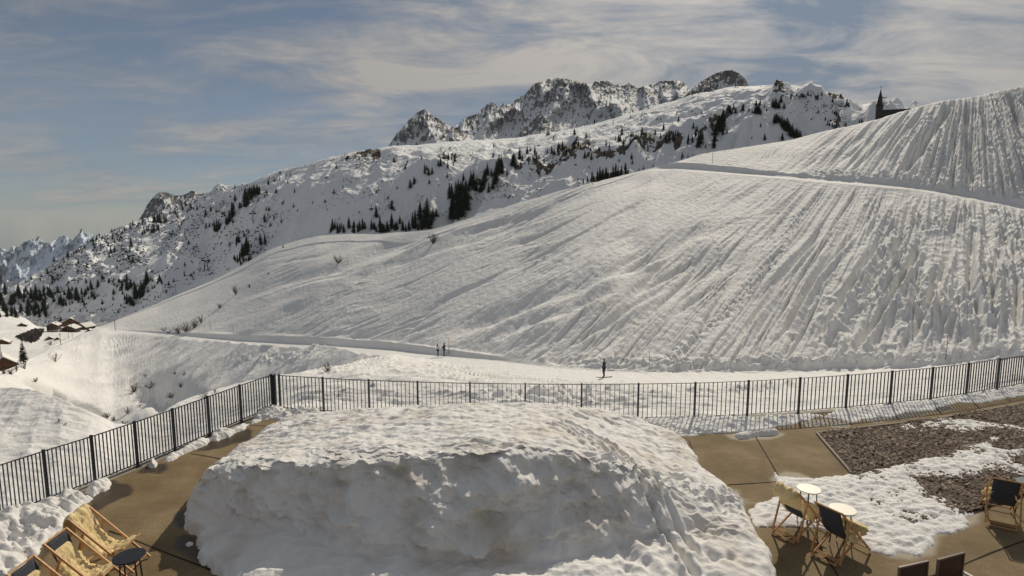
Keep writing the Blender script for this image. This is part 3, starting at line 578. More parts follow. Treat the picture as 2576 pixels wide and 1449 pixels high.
backr = .05+.62*(16.4-Y)+.1*fbm(X*.7, Y*.7, 3, 964)
leftr = .15+1.05*(X+6.75+.12*fbm(X*1., Y*1., 3, 966))
def smin(a, b, k=.12):
    h = np.clip(.5+.5*(b-a)/k, 0, 1); return b*(1-h)+a*h-k*h*(1-h)
H = smin(smin(smin(smin(Hp, front, .07), right, .35), backr, .3), leftr, .12)
base = .30*(1-np.exp(-np.clip(d, 0, 9)/.22))+.05*fbm(X*.9, Y*.9, 3, 970)
H = np.maximum(H, base+.0)
H = np.minimum(H, np.clip(d, 0, 9)*2.4+.02)
wall = sstep(-.05, .15, yn)*sstep(1.45, 1.0, yn)*sstep(-6.6, -6.0, X)*sstep(3.4, 2.2, X)
# layered, lumpy wall
zrel = H
H = H+wall*.03*fbm(X*2, H*4, 3, 975)
for zc, dep in ((.55, .10), (.95, .07), (1.3, .05)):
    H = H-0*wall*dep*gauss((zrel-zc-.10*fbm(X*.7, Y*0, 3, 981))/.035)*(fbm(X*.5, Y*0+zc, 2, 983) > -.1)
top = sstep(.9, 1.3, yn)
H = H+.012*fbm(X*7, Y*7, 3, 995)*sstep(0, .2, d)+sstep(0, .3, d)*(.032*fbm(X*1.6, Y*2.6, 5, 985, .6)+.03*ridged(X*1.5, Y*3.6, 3, 987)-.015)
for k in range(210):
    a = random.uniform(-5.6, 3.6); b = random.uniform(10.2, 15.2); s_ = random.uniform(.05, .15); e_ = random.uniform(.5, 1.2)
    if b < 12 and random.random() < .45: continue
    sl_ = (np.abs(X-a) < s_*4) & (np.abs(Y-b) < s_*4)
    H[sl_] -= (random.uniform(.04, .12)*np.exp(-((X[sl_]-a)/s_)**2-((Y[sl_]-b)/(s_*e_*.8))**2))
for k in range(40):      # pits on the lower right bank
    a = random.uniform(1.8, 4.4); b = random.uniform(7.6, 11.5); s_ = random.uniform(.05, .15)
    sl_ = (np.abs(X-a) < s_*4) & (np.abs(Y-b) < s_*4)
    H[sl_] -= (random.uniform(.04, .14)*np.exp(-((X[sl_]-a)/s_)**2-((Y[sl_]-b)/s_)**2))
def gz(u, v, z): return g(u, v, z)
for pts, w_, dp in (([gz(1405, 1068, 1.3), gz(1500, 1110, 1.3), gz(1600, 1180, 1.2), gz(1680, 1260, 1.0), gz(1730, 1340, .8), gz(1760, 1400, .7)], .055, .16), ([gz(1425, 1062, 1.2), gz(1530, 1112, 1.2), gz(1640, 1185, 1.1), gz(1715, 1265, .9), gz(1765, 1345, .7)], .055, .14),
                    ([gz(1380, 1075, 1.4), gz(1470, 1120, 1.35), gz(1560, 1190, 1.25), gz(1630, 1270, 1.05)], .08, .05), ([gz(1560, 1230, 1.3), gz(1620, 1300, 1.1), gz(1660, 1380, .8)], .12, .10)):
    dd, tt_, _ = seg_d(X, Y, pts); H -= dp*gauss(dd/w_)*(.7+.5*fbm(X*3, Y*3, 3, 990)); H += dp*.5*gauss((dd-w_*1.8)/w_)
rl = gauss((yn-1.0)/.45)*sstep(.6, 1.6, X)   # broken clods where wall and bank meet
H += rl*.16*np.abs(fbm(X*2.4, Y*2.4, 4, 992))
H = np.where(d > 0, np.maximum(H, .03), -.06)
H0 = front*1.0
wy = wall*(.11*noise(X*.4+.3*noise(X*1.2, H0, 1013), H0*4.4, 1012)+.17*fbm(X*.8+H0*.3, H0*1.6+X*.25, 3, 1001, .5)+.10*fbm(X*2.2, H0*3.4+X*.7, 4, 1005, .5)+.055*ridged(X*1.5, H0*4.2+X*1.0, 3, 1009, .5)+.035*fbm(X*6, H0*8, 4, 1011, .6))
Y = Y-wy*sstep(.30, .5, H)*sstep(0, .25, d)
snow_mound_m = snow_mat('snow_mound', 5.0, .036, base=(.82, .81, .79), dirty=(.50, .41, .30), dsc=1.1, dlo=.47)
o = grid_mesh('snow_mound', X, Y, H, snow_mound_m, keep=d > -.03); tag(o, 'huge flat-topped mound of cleared snow with a steep shaded front', 'snow mound')

# ------------------------------------------------------------------ fences
fence_m = mat('fence_steel', (.042, .045, .055), .45, .3, .4)
def fence(name, run, label, top=1.10):
    root = empty(name, (run[0][0], run[0][1], 0), 0, label, 'fence')
    ox, oy = run[0]
    for i, (x, y) in enumerate(run):
        a = run[max(i-1, 0)]; b = run[min(i+1, len(run)-1)]; d = Vector((b[0]-a[0], b[1]-a[1], 0)).normalized()
        m_ = MB(); m_.bar((x-ox, y-oy, -.03), (x-ox, y-oy, top+.035), .045, .062, side=d); m_.bar((x-ox, y-oy, -.02), (x-ox, y-oy, .02), .12, .14, side=d)
        m_.build('post', fence_m, root)
    for a, b in zip(run[:-1], run[1:]):
        m_ = MB(); A = Vector((a[0]-ox, a[1]-oy, 0)); B = Vector((b[0]-ox, b[1]-oy, 0)); d = (B-A).normalized(); L = (B-A).length
        for z in (.09, top): m_.bar(A+d*.03+Vector((0, 0, z)), B-d*.03+Vector((0, 0, z)), .040, .014, side=(d.y, -d.x, 0))
        n = 12
        for k in range(1, n):
            q = A+d*L*k/n; m_.bar(q+Vector((0, 0, .098)), q+Vector((0, 0, top-.008)), .011, .034, side=d)
        m_.build('railing_panel', fence_m, root)
    return root
fence('fence', FENCE_L+[g(695, 1031.5)], 'dark steel bar railing along the left terrace edge', 1.10)
fence('fence', FENCE_R, 'long dark steel bar railing across the far terrace edge', 1.10)

# ------------------------------------------------------------------ furniture
wood = mat('chair_wood', (.42, .20, .075), .5, 0, .35); t = NT(wood); v = t.coord()
mp = t.add('ShaderNodeMapping'); mp.inputs['Scale'].default_value = (6, 6, 60); t.l.new(v, mp.inputs[0]); t.col(t.ramp(t.noise(mp.outputs[0], 1, 5), [(.3, (.40, .19, .07)), (.7, (.66, .38, .16))]))
canvas = mat('chair_canvas', (.05, .055, .07), .9); t = NT(canvas); t.col(t.ramp(t.noise(t.coord(), 9, 5), [(.3, (.038, .042, .055)), (.7, (.062, .066, .082))])); t.bump(t.noise(t.coord(), 300, 2), .001, .6)
fleece = mat('sheep_fleece', (.72, .55, .28), .95, 0, .05); t = NT(fleece); v = t.coord(); t.col(t.ramp(t.noise(v, 14, 6, .7), [(.3, (.74, .55, .27)), (.5, (.90, .71, .38)), (.75, (.93, .80, .52))])); t.bump(t.noise(v, 55, 5, .75), .018, 1)
black = mat('table_black', (.022, .023, .028), .42, .2, .4); white = mat('table_white', (.80, .76, .66), .35, 0, .4); steel = mat('white_metal', (.6, .6, .6), .4)
WID = .46
A0, A1 = Vector((0, .58, .02)), Vector((0, -.40, .97))      # long frame: front foot -> head
B0_, B1_ = Vector((0, -.46, .03)), Vector((0, .44, .44))    # seat frame: rear foot -> seat front
def sling_pt(s):
    pts = [(-.385, .955), (-.30, .76), (-.22, .58), (-.12, .43), (.0, .335), (.12, .31), (.25, .335), (.36, .39), (.44, .45)]
    x = s*(len(pts)-1); i = min(int(max(x, 0)), len(pts)-2); f = x-i
    return pts[i][0]*(1-f)+pts[i+1][0]*f, pts[i][1]*(1-f)+pts[i+1][1]*f
def deckchair(loc, rz, label):
    r = empty('deckchair', loc, rz, label, 'deckchair', 'wooden deckchairs on the terrace')
    w2 = WID/2
    for sgn in (-1, 1):
        m_ = MB(); m_.bar(A0+Vector((sgn*w2, 0, 0)), A1+Vector((sgn*w2, 0, 0)), .022, .036, side=(1, 0, 0)); m_.build('back_rail', wood, r)
        m_ = MB(); m_.bar(B0_+Vector((sgn*(w2-.028), 0, 0)), B1_+Vector((sgn*(w2-.028), 0, 0)), .020, .034, side=(1, 0, 0)); m_.build('seat_rail', wood, r)
        m_ = MB(); m_.bar(Vector((sgn*(w2+.026), -.16, .735)), Vector((sgn*(w2+.026), -.38, .05)), .022, .034, side=(1, 0, 0)); m_.build('prop_leg', wood, r)
    for p, q, rad in ((A1, w2+.02, .014), (A0+Vector((0, -.05, .045)), w2, .013), (B0_+Vector((0, .02, .012)), w2, .013), (B0_+Vector((0, .13, .06)), w2, .012), (Vector((0, -.37, .08)), w2+.03, .011), (B1_, w2+.01, .014)):
        m_ = MB(); m_.tube([(-q, p.y, p.z), (q, p.y, p.z)], rad, 8); m_.build('crossbar', wood, r)
    n = 30; vs = []; m_ = MB()
    for k in range(n+1):
        y, z = sling_pt(k/n)
        for j in range(7):
            x = (j/6-.5)*(WID-.06); vs.append((x, y, z-.018*(1-(2*j/6-1)**2)*math.sin(math.pi*k/n)))
    m_.add(vs, [(k*7+j, k*7+j+1, (k+1)*7+j+1, (k+1)*7+j) for k in range(n) for j in range(6)])
    o = m_.build('sling', canvas, r, True); s = o.modifiers.new('thick', 'SOLIDIFY'); s.thickness = .005; s.offset = 1
    return r
def sheepskin(loc, rz, label, s0, s1, wf, seed, drape=0.0, front=0.0):
    """thick fleece following the sling; drape metres over the head bar, front metres over the seat bar"""
    pts = []
    if drape > 0:
        for k in range(int(drape/.03), 0, -1):
            pts.append((-.42-.02*math.sin(k*.4)-.012*min(k, 4), .975-.03*k+.02, 'd'))
        pts.append((-.405, 1.0, 'd'))
    N = 44
    for k in range(N+1):
        y, z = sling_pt(s0+(s1-s0)*k/N); pts.append((y, z+.012, 's'))
    if front > 0:
        for k in range(1, int(front/.03)+1): pts.append((.47+.012*k**.7, .46-.025*k, 'f'))
    n = len(pts); M = 22; Yg = np.array([p[0] for p in pts]); Zg_ = np.array([p[1] for p in pts])
    ty = np.gradient(Yg); tz = np.gradient(Zg_); L = np.hypot(ty, tz); ny, nz_ = -tz/L, ty/L
    sg = np.sign(nz_); 
    s = np.linspace(0, 1, n)[:, None]; tt_ = np.linspace(-1, 1, M)[None, :]
    endr = np.clip(np.minimum(s, 1-s)*9, 0, 1)**.5
    hw = (WID/2-.03)*wf*(.72+.28*endr)*(1+.22*noise(s*7+seed, s*0+np.sign(tt_)*3, seed)+.10*noise(s*24+seed, s*0+np.sign(tt_)*5, seed+1))
    Xs = tt_*hw; ed = np.clip((1-np.abs(tt_))*5, 0, 1)**.5*endr
    th = (.035+.028*fbm(Xs*16, s*22+seed, 4, seed+2, .6)+.02*fbm(Xs*5, s*5, 2, seed+4))*ed+.004
    side_d = np.where(np.abs(tt_) > .8, (np.abs(tt_)-.8)*.12, 0)
    sag = -.018*(1-tt_**2)*np.sin(math.pi*s)
    T_ = np.stack([Xs, Yg[:, None]+ny[:, None]*th, Zg_[:, None]+nz_[:, None]*th+sag-side_d], -1)
    B_ = np.stack([Xs*.97, Yg[:, None]-ny[:, None]*.004+0*tt_, Zg_[:, None]-nz_[:, None]*.004+sag-side_d], -1)
    m_ = MB(); vs = [tuple(p) for p in T_.reshape(-1, 3)]+[tuple(p) for p in B_.reshape(-1, 3)]; K = n*M; fs = []
    for i in range(n-1):
        for j in range(M-1):
            a = i*M+j; fs.append((a, a+1, a+M+1, a+M)); fs.append((K+a, K+a+M, K+a+M+1, K+a+1))
    for i in range(n-1):
        for j in (0, M-1):
            a = i*M+j; fs.append((a, a+M, K+a+M, K+a))
    for j in range(M-1):
        for i in (0, n-1):
            a = i*M+j; fs.append((a, K+a, K+a+1, a+1))
    m_.add(vs, fs); o = m_.build('sheepskin', fleece, None, True); o.location = loc; o.rotation_euler = (0, 0, rz)
    return tag(o, label, 'sheepskin', 'sheepskins on the deckchairs')
def face(dx, dy): return math.atan2(-dx, dy)          # local +Y turned to (dx, dy)
# left row, facing right
fx = face(1, .03)
for (x, y, lab, sk, kw) in ((-6.88, 9.15, 'deckchair farthest from camera in the left row, sheepskin over its head', 'sheepskin hanging over the head bar of a deckchair by the black table', dict(s0=0, s1=1.02, wf=1.14, seed=3, drape=.36)),
                            (-6.70, 8.43, 'middle deckchair of the left row with bare blue canvas at its head', 'sheepskin on the middle left deckchair below bare canvas', dict(s0=.10, s1=1.0, wf=1.10, seed=8, drape=0, front=0)),
                            (-6.60, 7.68, 'deckchair cut off by the bottom left picture corner', 'sheepskin on the deckchair at the bottom left corner', dict(s0=.10, s1=1.0, wf=1.10, seed=15, drape=0))):
    deckchair((x, y, .012), fx, lab); sheepskin((x, y, .012), fx, sk, **kw)
fx = face(.86, .5)
x, y = 5.74, 9.50; deckchair((x, y, .012), fx, 'front deckchair of the right pair, dark canvas back towards camera'); sheepskin((x, y, .012), fx, 'sheepskin on the seat of the front right-hand deckchair', s0=.42, s1=1.0, wf=1.25, seed=21, front=.10)
x, y = 5.37, 10.20; deckchair((x, y, .012), fx, 'rear deckchair of the right pair with fleece over its back'); sheepskin((x, y, .012), fx, 'sheepskin folded over the head of the rear right-hand deckchair', s0=0, s1=1.0, wf=1.12, seed=27, drape=.22)
fx = face(.55, .83)
x, y = 9.55, 10.66; deckchair((x, y, .012), fx, 'dark canvas deckchair at the right picture edge seen from behind'); sheepskin((x, y, .012), fx, 'sheepskin mostly hidden behind the deckchair at the right edge', s0=.2, s1=1.0, wf=1.22, seed=33)
def table(loc, mtop, mleg, label, h=.70, r=.235, group=None):
    ro = empty('side_table', loc, random.uniform(0, 1), label, 'table', group)
    m_ = MB(); m_.disc((0, 0, h-.022), r, .022); m_.build('table_top', mtop, ro, False)
    for k in range(4):
        a = math.pi/2*k+.6; c_, s_ = math.cos(a), math.sin(a)
        m_ = MB(); m_.tube([(c_*r*.62, s_*r*.62, h-.024), (c_*r*.80, s_*r*.80, .004)], .011, 8); m_.build('leg', mleg, ro)
    m_ = MB(); m_.tube([(math.cos(t_)*r*.60, math.sin(t_)*r*.60, h-.034) for t_ in np.linspace(0, 2*math.pi, 25)], .008, 6); m_.build('ring', mleg, ro)
    return ro
x, y = g(325, 1399, .70); table((x, y, .006), black, black, 'round black side table beside the left deckchairs', r=.225)
x, y = g(2035, 1230, .70); t1 = table((x, y, .05), white, black, 'round white side table half in shadow behind the fleece-backed deckchair', h=.66, r=.215, group='round white side tables')
x, y = g(2120, 1280, .70); t2 = table((x, y, .03), white, black, 'fully sunlit round white side table behind the front deckchair', h=.67, r=.225, group='round white side tables')
glassy = mat('table_grey', (.20, .23, .23), .15, 0, .5)
x, y = g(2598, 1216, .70); table((x, y, .012), glassy, black, 'grey round table cut off by the right picture edge', h=.70, r=.26)
# two mesh armchairs at the bottom edge
weave = mat('chair_mesh', (.07, .04, .03), .6); t = NT(weave); v = t.coord()
mp = t.add('ShaderNodeMapping'); mp.inputs['Scale'].default_value = (55, 55, 55); t.l.new(v, mp.inputs[0]); ck = t.add('ShaderNodeTexChecker'); ck.inputs['Scale'].default_value = 1; t.l.new(mp.outputs[0], ck.inputs[0])
t.col(t.mix(ck.outputs['Fac'], (.022, .018, .020), (.115, .055, .03)))
frame_m = mat('chair_frame', (.16, .14, .13), .3, .7, .5); arm_m = mat('chair_arm', (.7, .68, .6), .35)
def armchair(loc, rz, label):
    r = empty('mesh_armchair', loc, rz, label, 'armchair', 'mesh armchairs at the bottom edge')
    m_ = MB(); m_.box(-.25, .25, -.012, .0, .46, .93); o = m_.build('backrest', weave, r)
    m_ = MB()
    for s in (-1, 1): m_.bar((s*.265, -.006, .0), (s*.265, -.006, .945), .028, .030, side=(1, 0, 0))
    m_.bar((-.28, -.006, .945), (.28, -.006, .945), .028, .026); m_.build('back_frame', frame_m, r)
    m_ = MB(); m_.box(-.25, .25, .02, .46, .43, .445); m_.build('seat', weave, r)
    for s in (-1, 1):
        m_ = MB(); m_.bar((s*.265, .46, 0), (s*.265, .46, .64), .028, .028, side=(1, 0, 0)); m_.build('leg', frame_m, r)
        m_ = MB(); m_.bar((s*.265, .012, .655), (s*.265, .48, .655), .045, .022, side=(1, 0, 0)); m_.build('armrest', arm_m, r)
    return r
for (ua, va, ub, vb, lab) in ((2259, 1429, 2339, 1411, 'brown mesh armchair at the bottom edge, the more cropped one'), (2358, 1409, 2429, 1390, 'brown mesh armchair at the bottom edge showing more of its back')):
    xa, ya = g(ua, va, .95); xb, yb = g(ub, vb, .95)
    armchair(((xa+xb)/2, (ya+yb)/2, .0), face(yb-ya, -(xb-xa)), lab)
# ------------------------------------------------------------------ placing things on the terrain
bpy.context.view_layer.update()
DG = bpy.context.evaluated_depsgraph_get()
def hit(u, v, maxd=20000):
    rx, rz = ray(u, v); d = Vector((rx, 1, rz)).normalized()
    ok, p, nrm, i, ob, mw = bpy.context.scene.ray_cast(DG, Vector((0, 0, HC)), d, distance=maxd)
    return (p, nrm, ob) if ok else (None, None, None)
def pxm(p): return F/(p.y*CP-(p.z-HC)*SP)             # picture units per metre at p
# ------------------------------------------------------------------ conifers
needle = mat('conifer_needles', (.016, .022, .014), .9, 0, .1); t = NT(needle); t.col(t.ramp(t.noise(t.coord(), 2.5, 4), [(.3, (.014, .020, .012)), (.7, (.045, .055, .028))]))
bark = mat('bark', (.05, .038, .028), .9)
def conifer_mesh(seed, slim, L=14, full=1.0, n=11, straggly=0.0):
    r = random.Random(seed); m_ = MB(); H = 1.0
    m_.cm = 1; m_.tube([(0, 0, -.06), (0, 0, .5), (0, 0, .97)], [.016, .011, .003], 6); m_.cm = 0
    for k in range(L):
        f = k/(L-1); z = .07+.88*f**.92; R = slim*(1-f)**.85*(.75+.5*r.random())*(1.06 if k else .8)+.012
        a0 = r.random()*6.28; vs = [(0, 0, z+.085*(1-.4*f))]
        for j in range(2*n):
            a = a0+math.pi*j/n; rr = R*(1 if j % 2 == 0 else .50)*(1-straggly*r.random())*(.75+.45*r.random())
            vs.append((math.cos(a)*rr, math.sin(a)*rr, z-.05*rr/slim*(1.2 if j % 2 == 0 else .3)-.012*r.random()))
        fs = [(0, 1+j, 1+(j+1) % (2*n)) for j in range(2*n)]
        m_.add(vs, fs)
    me = bpy.data.meshes.new('conifer_tree'); me.from_pydata(m_.v, [], m_.f); me.materials.append(needle); me.materials.append(bark)
    me.polygons.foreach_set('material_index', m_.mi); me.update(); return me
CON = [conifer_mesh(1, .17), conifer_mesh(2, .20, 12), conifer_mesh(3, .15, 15), conifer_mesh(4, .24, 11, straggly=.3), conifer_mesh(5, .27, 9, n=8, straggly=.4), conifer_mesh(6, .19, 13, straggly=.2)]
TREES = []
def conifer(u, v, hp, label, group, wide=None, kinds=(0, 1, 2, 5)): TREES.append((u, v, hp*1.18, label, group, wide, kinds))
def conifer_real(u, v, hp, label, group, wide=None, kinds=(0, 1, 2, 5), name='conifer_tree'):
    for k in range(9):
        p, nr, ob = hit(u, v)
        if p is not None and ob.name not in ('hill', 'snow_mound', 'chapel'): break
        v -= 1.6
    else: return None
    if p is None: return None
    h = hp/pxm(p); me = CON[random.choice(kinds)]
    o = bpy.data.objects.new(name, me); C.objects.link(o)
    o.location = p-Vector((0, 0, h*.03)); s = h; w_ = h*(wide or random.uniform(1.15, 1.75)); o.scale = (w_, w_, s); o.rotation_euler = (random.uniform(-.04, .04), random.uniform(-.04, .04), random.uniform(0, 6.28))
    tag(o, label, 'tree', group); return o
def Z6(z): return [(939.2+.3906*a, 167.7+.3906*b, .3906*h) for a, b, h in z]
def Z7(z): return [(1811.2+.301*a, 167.7+.301*b, .301*h) for a, b, h in z]
def Z1(z): return [(.2778*a, 469.6+.2778*b, .2778*h) for a, b, h in z]
def stand(lst, label, group, **k):
    for u, v, h in lst: conifer(u, v, h, label, group, **k)
stand(Z6([(490, 850, 95), (505, 850, 90), (520, 985, 140), (500, 985, 115), (545, 985, 150), (535, 860, 110), (548, 800, 70), (560, 870, 120), (570, 970, 150), (590, 905, 150), (605, 925, 120), (575, 815, 80), (600, 850, 110), (512, 930, 130), (540, 920, 130), (580, 740, 50)]), 'conifer in the tall dense stand just above the hill crest', 'trees of the dense stand above the crest')
stand(Z6([(615, 800, 70), (630, 770, 90), (645, 790, 110), (662, 800, 80), (690, 810, 70), (705, 795, 90), (722, 740, 80), (715, 770, 100), (735, 700, 75), (742, 810, 60), (770, 790, 60), (785, 760, 80), (792, 740, 120), (800, 690, 90), (812, 680, 100), (825, 650, 70), (830, 690, 70), (862, 705, 45), (820, 630, 40), (760, 700, 40)]), 'conifer on the ridge running down to the dense stand', 'trees on the ridge above the dense stand')
stand(Z6([(20, 970, 70), (42, 1030, 65), (120, 920, 55), (125, 880, 25), (118, 1045, 90), (140, 1055, 50), (170, 1010, 50), (190, 1055, 60), (210, 1062, 45), (255, 1040, 90), (268, 1045, 110), (290, 1060, 60), (300, 990, 110), (312, 1050, 90), (330, 1040, 120), (345, 1000, 140), (355, 1045, 90), (372, 1020, 80), (385, 980, 70), (405, 965, 55), (95, 1058, 40), (60, 1050, 40), (230, 1055, 60)]+[(random.uniform(-330, 200), random.uniform(1035, 1072), random.uniform(25, 75)) for _ in range(34)]), 'conifer in the straggling line behind the rounded hill shoulder', 'trees along the foot of the ski mountain')
stand(Z6([(238, 782, 55), (262, 757, 50), (332, 690, 48), (345, 665, 30), (357, 700, 45), (378, 692, 42), (418, 640, 36), (432, 642, 55), (485, 600, 42), (480, 655, 45), (505, 600, 35), (525, 612, 48), (772, 580, 30), (775, 520, 30), (360, 755, 30), (420, 770, 15), (455, 625, 25), (880, 540, 18), (640, 560, 16)]), 'small conifer scattered on the open white face', 'scattered trees of the open face')
stand(Z6([(895, 640, 65), (905, 625, 55), (942, 598, 65), (960, 610, 40), (990, 560, 45), (1010, 545, 30), (1040, 570, 60), (1050, 600, 50), (1100, 620, 30), (1120, 560, 30), (1150, 560, 48), (1165, 570, 40), (1190, 540, 50), (1200, 530, 40), (1218, 535, 55), (1245, 560, 35), (1285, 525, 30), (1295, 520, 45), (1320, 515, 40), (1335, 530, 30), (1362, 590, 45), (1380, 580, 30), (1405, 600, 45), (1385, 530, 20), (1450, 540, 22), (1490, 575, 40), (1520, 520, 30), (1560, 470, 22), (1580, 480, 45), (1600, 435, 50), (1590, 480, 40), (1612, 500, 40), (1625, 480, 30), (1660, 455, 40), (1672, 450, 35), (1690, 465, 30), (1705, 455, 25), (1730, 440, 50), (1755, 450, 35), (1815, 435, 30), (1850, 460, 35), (1868, 410, 45), (1885, 480, 55), (1905, 480, 45), (1930, 470, 50), (1945, 450, 40), (1960, 450, 40), (1500, 510, 35), (1295, 435, 36), (1370, 458, 35), (1425, 368, 32), (1655, 330, 20), (1828, 345, 20), (1850, 345, 18), (1965, 350, 34), (1130, 440, 32), (1118, 445, 30), (1160, 470, 25)]), 'conifer growing along the rock band of the ski mountain', 'trees along the rock band')
stand(Z6([(2030, 480, 45), (2060, 400, 40), (2075, 450, 55), (2090, 520, 90), (2108, 500, 85), (2120, 470, 60), (2085, 420, 40), (2055, 490, 50), (2025, 500, 45), (2140, 400, 30), (2160, 350, 20), (2190, 510, 60), (2195, 525, 80), (2200, 440, 70), (2215, 400, 80), (2230, 420, 100), (2245, 410, 90), (2255, 390, 80), (2200, 480, 60), (2265, 350, 40), (2300, 310, 40), (2320, 280, 30), (2250, 440, 50), (2140, 525, 25), (2278, 430, 25), (2115, 305, 20), (1955, 305, 25), (2052, 293, 15), (2380, 275, 35), (2495, 385, 25), (2520, 470, 38), (2438, 460, 14), (2465, 250, 35), (2480, 300, 60), (2490, 250, 40), (2440, 300, 20)]), 'conifer among the crags below the flat summit ridge', 'trees among the summit crags')
stand(Z6([(1352, 752, 30), (1380, 745, 38), (1408, 742, 62), (1420, 745, 40), (1445, 738, 70), (1460, 735, 85), (1475, 730, 70), (1497, 725, 72), (1510, 722, 50), (1545, 720, 70), (1560, 715, 80), (1575, 712, 60), (1600, 695, 50), (1625, 700, 46), (1640, 702, 40), (1590, 710, 45), (1530, 728, 45), (1710, 680, 18), (1740, 672, 26), (1800, 655, 22), (1663, 598, 42), (1668, 626, 26), (1622, 665, 45), (1598, 680, 40), (1583, 610, 20), (1390, 655, 20), (1760, 600, 20), (1990, 586, 34), (2026, 592, 24), (2060, 575, 15), (1985, 618, 16), (1915, 576, 10)]), 'conifer peeping over the main hill crest', 'trees showing over the hill crest')
stand(Z7([(455, 470, 70), (470, 475, 80), (485, 455, 60), (500, 470, 60), (515, 500, 80), (530, 510, 70), (542, 535, 90), (558, 540, 80), (575, 545, 80), (590, 575, 80), (600, 590, 80), (615, 585, 70), (630, 600, 80), (645, 605, 70), (660, 608, 60), (675, 608, 50), (560, 500, 70), (600, 540, 60)]), 'conifer in the dark diagonal file beside the bright knoll', 'trees in the diagonal file')
stand(Z7([(85, 380, 60), (100, 395, 50), (115, 350, 40), (130, 390, 50), (185, 372, 45), (195, 370, 55), (240, 375, 35), (290, 395, 55), (305, 385, 75), (325, 398, 60), (340, 400, 50), (300, 320, 30), (370, 345, 30), (390, 370, 25), (30, 400, 50), (20, 440, 70), (10, 500, 90), (440, 340, 70), (455, 350, 80), (470, 345, 70), (490, 350, 60), (510, 300, 60), (535, 350, 50), (590, 270, 40), (640, 250, 30), (690, 260, 40), (735, 240, 40), (760, 250, 30), (850, 245, 35), (940, 300, 50), (1010, 260, 35), (1060, 330, 60), (1075, 340, 40), (735, 300, 25), (820, 390, 25), (940, 385, 25), (960, 400, 40), (975, 415, 50), (990, 420, 35), (880, 450, 30), (900, 485, 40), (915, 495, 40), (940, 505, 35), (955, 520, 40), (970, 540, 45), (1050, 515, 40), (1165, 470, 35), (1185, 480, 40), (1000, 525, 20), (375, 615, 48), (522, 625, 60), (516, 600, 40), (265, 605, 16), (340, 508, 26), (45, 565, 20), (55, 555, 22), (175, 503, 8), (1050, 575, 8)]), 'conifer on the right shoulder of the ski mountain left of the chapel', 'trees left of the chapel')
# left half
stand(Z1([(1945, 400, 95), (1965, 410, 115), (1985, 395, 90), (2035, 270, 50), (2050, 345, 75), (2065, 340, 70), (2080, 320, 100), (2100, 290, 130), (2115, 260, 110), (2100, 180, 45), (2130, 130, 65), (2170, 200, 60), (2185, 195, 50), (2120, 200, 50)]), 'conifer of the three dark clumps at the middle of the left face', 'trees of the middle clumps')
stand(Z1([(2212, 180, 60), (2215, 130, 100), (2225, 185, 110), (2230, 120, 110), (2245, 160, 130), (2255, 110, 90), (2268, 120, 110), (2280, 90, 90), (2295, 80, 90), (2310, 70, 80), (2325, 68, 80), (2340, 75, 85), (2350, 70, 75), (2190, 35, 25), (2170, 50, 20)]), 'conifer in the tall comb-like row near the left skyline', 'trees of the comb-like row')
stand(Z1([(1290, 440, 45), (1310, 425, 50), (1330, 405, 45), (1345, 400, 50), (1378, 420, 55), (1395, 405, 65), (1425, 390, 50), (1440, 395, 55), (1390, 330, 60), (1405, 325, 70), (1430, 320, 80), (1445, 325, 95), (1460, 330, 50), (1490, 325, 70), (1505, 320, 60), (1465, 250, 35), (1520, 200, 20), (1590, 250, 45), (1640, 170, 50), (1655, 215, 45), (1680, 170, 35), (1725, 195, 50), (1735, 200, 40), (1785, 210, 42), (1810, 185, 28), (1865, 260, 55), (1855, 280, 40), (1910, 225, 48), (1600, 190, 25), (1540, 250, 30)]), 'conifer in the loose group below the grey rock shoulder', 'trees below the rock shoulder')
stand(Z1([(1190, 540, 75), (1182, 520, 40), (1280, 510, 30), (1340, 300, 35), (1300, 310, 25), (1205, 350, 45), (1180, 380, 45), (1250, 360, 40), (1130, 400, 35), (1110, 430, 40), (1290, 340, 30), (1020, 480, 60), (1040, 510, 45), (1100, 570, 40), (1005, 600, 60), (1040, 590, 50), (990, 640, 50), (1205, 670, 30), (1060, 440, 35), (985, 410, 45), (1045, 365, 30), (930, 470, 35), (900, 450, 30), (845, 500, 50), (820, 500, 35), (880, 480, 30), (710, 510, 30), (710, 690, 45), (620, 640, 60), (490, 680, 50), (500, 760, 40), (430, 790, 60), (540, 740, 40), (870, 770, 30), (1170, 480, 30)]), 'small conifer dotting the shrubby left slope', 'trees dotting the left slope')
stand(Z1([(1332, 860, 100), (1325, 890, 95), (1345, 870, 60), (1305, 930, 90), (1285, 950, 100), (1290, 1000, 110), (1270, 1010, 110), (1245, 1000, 90), (1230, 1015, 140), (1225, 940, 70), (1155, 940, 105), (1185, 915, 80), (1145, 930, 70), (1340, 960, 50), (1450, 860, 65), (1465, 880, 45), (1430, 880, 50), (1380, 930, 40), (1400, 920, 35), (1190, 1070, 80), (1150, 1060, 90), (1130, 1030, 60), (1210, 1080, 60), (1170, 1050, 70), (1330, 820, 50)]), 'conifer in the ragged clump left of the ski run', 'trees of the clump left of the ski run')
stand(Z1([(630, 1022, 115), (618, 1020, 60), (645, 1010, 50), (695, 1025, 105), (705, 1035, 60), (742, 978, 65), (775, 972, 48), (765, 990, 50), (825, 920, 75), (832, 930, 50), (890, 910, 72), (885, 900, 50), (995, 868, 36), (440, 985, 85), (455, 1000, 100), (470, 1010, 70), (540, 1070, 80), (560, 1065, 95), (570, 1080, 70), (550, 1060, 60), (655, 1060, 40), (600, 1080, 50)]), 'conifer in the row of spruces on the bright lower slope', 'trees on the bright lower slope')
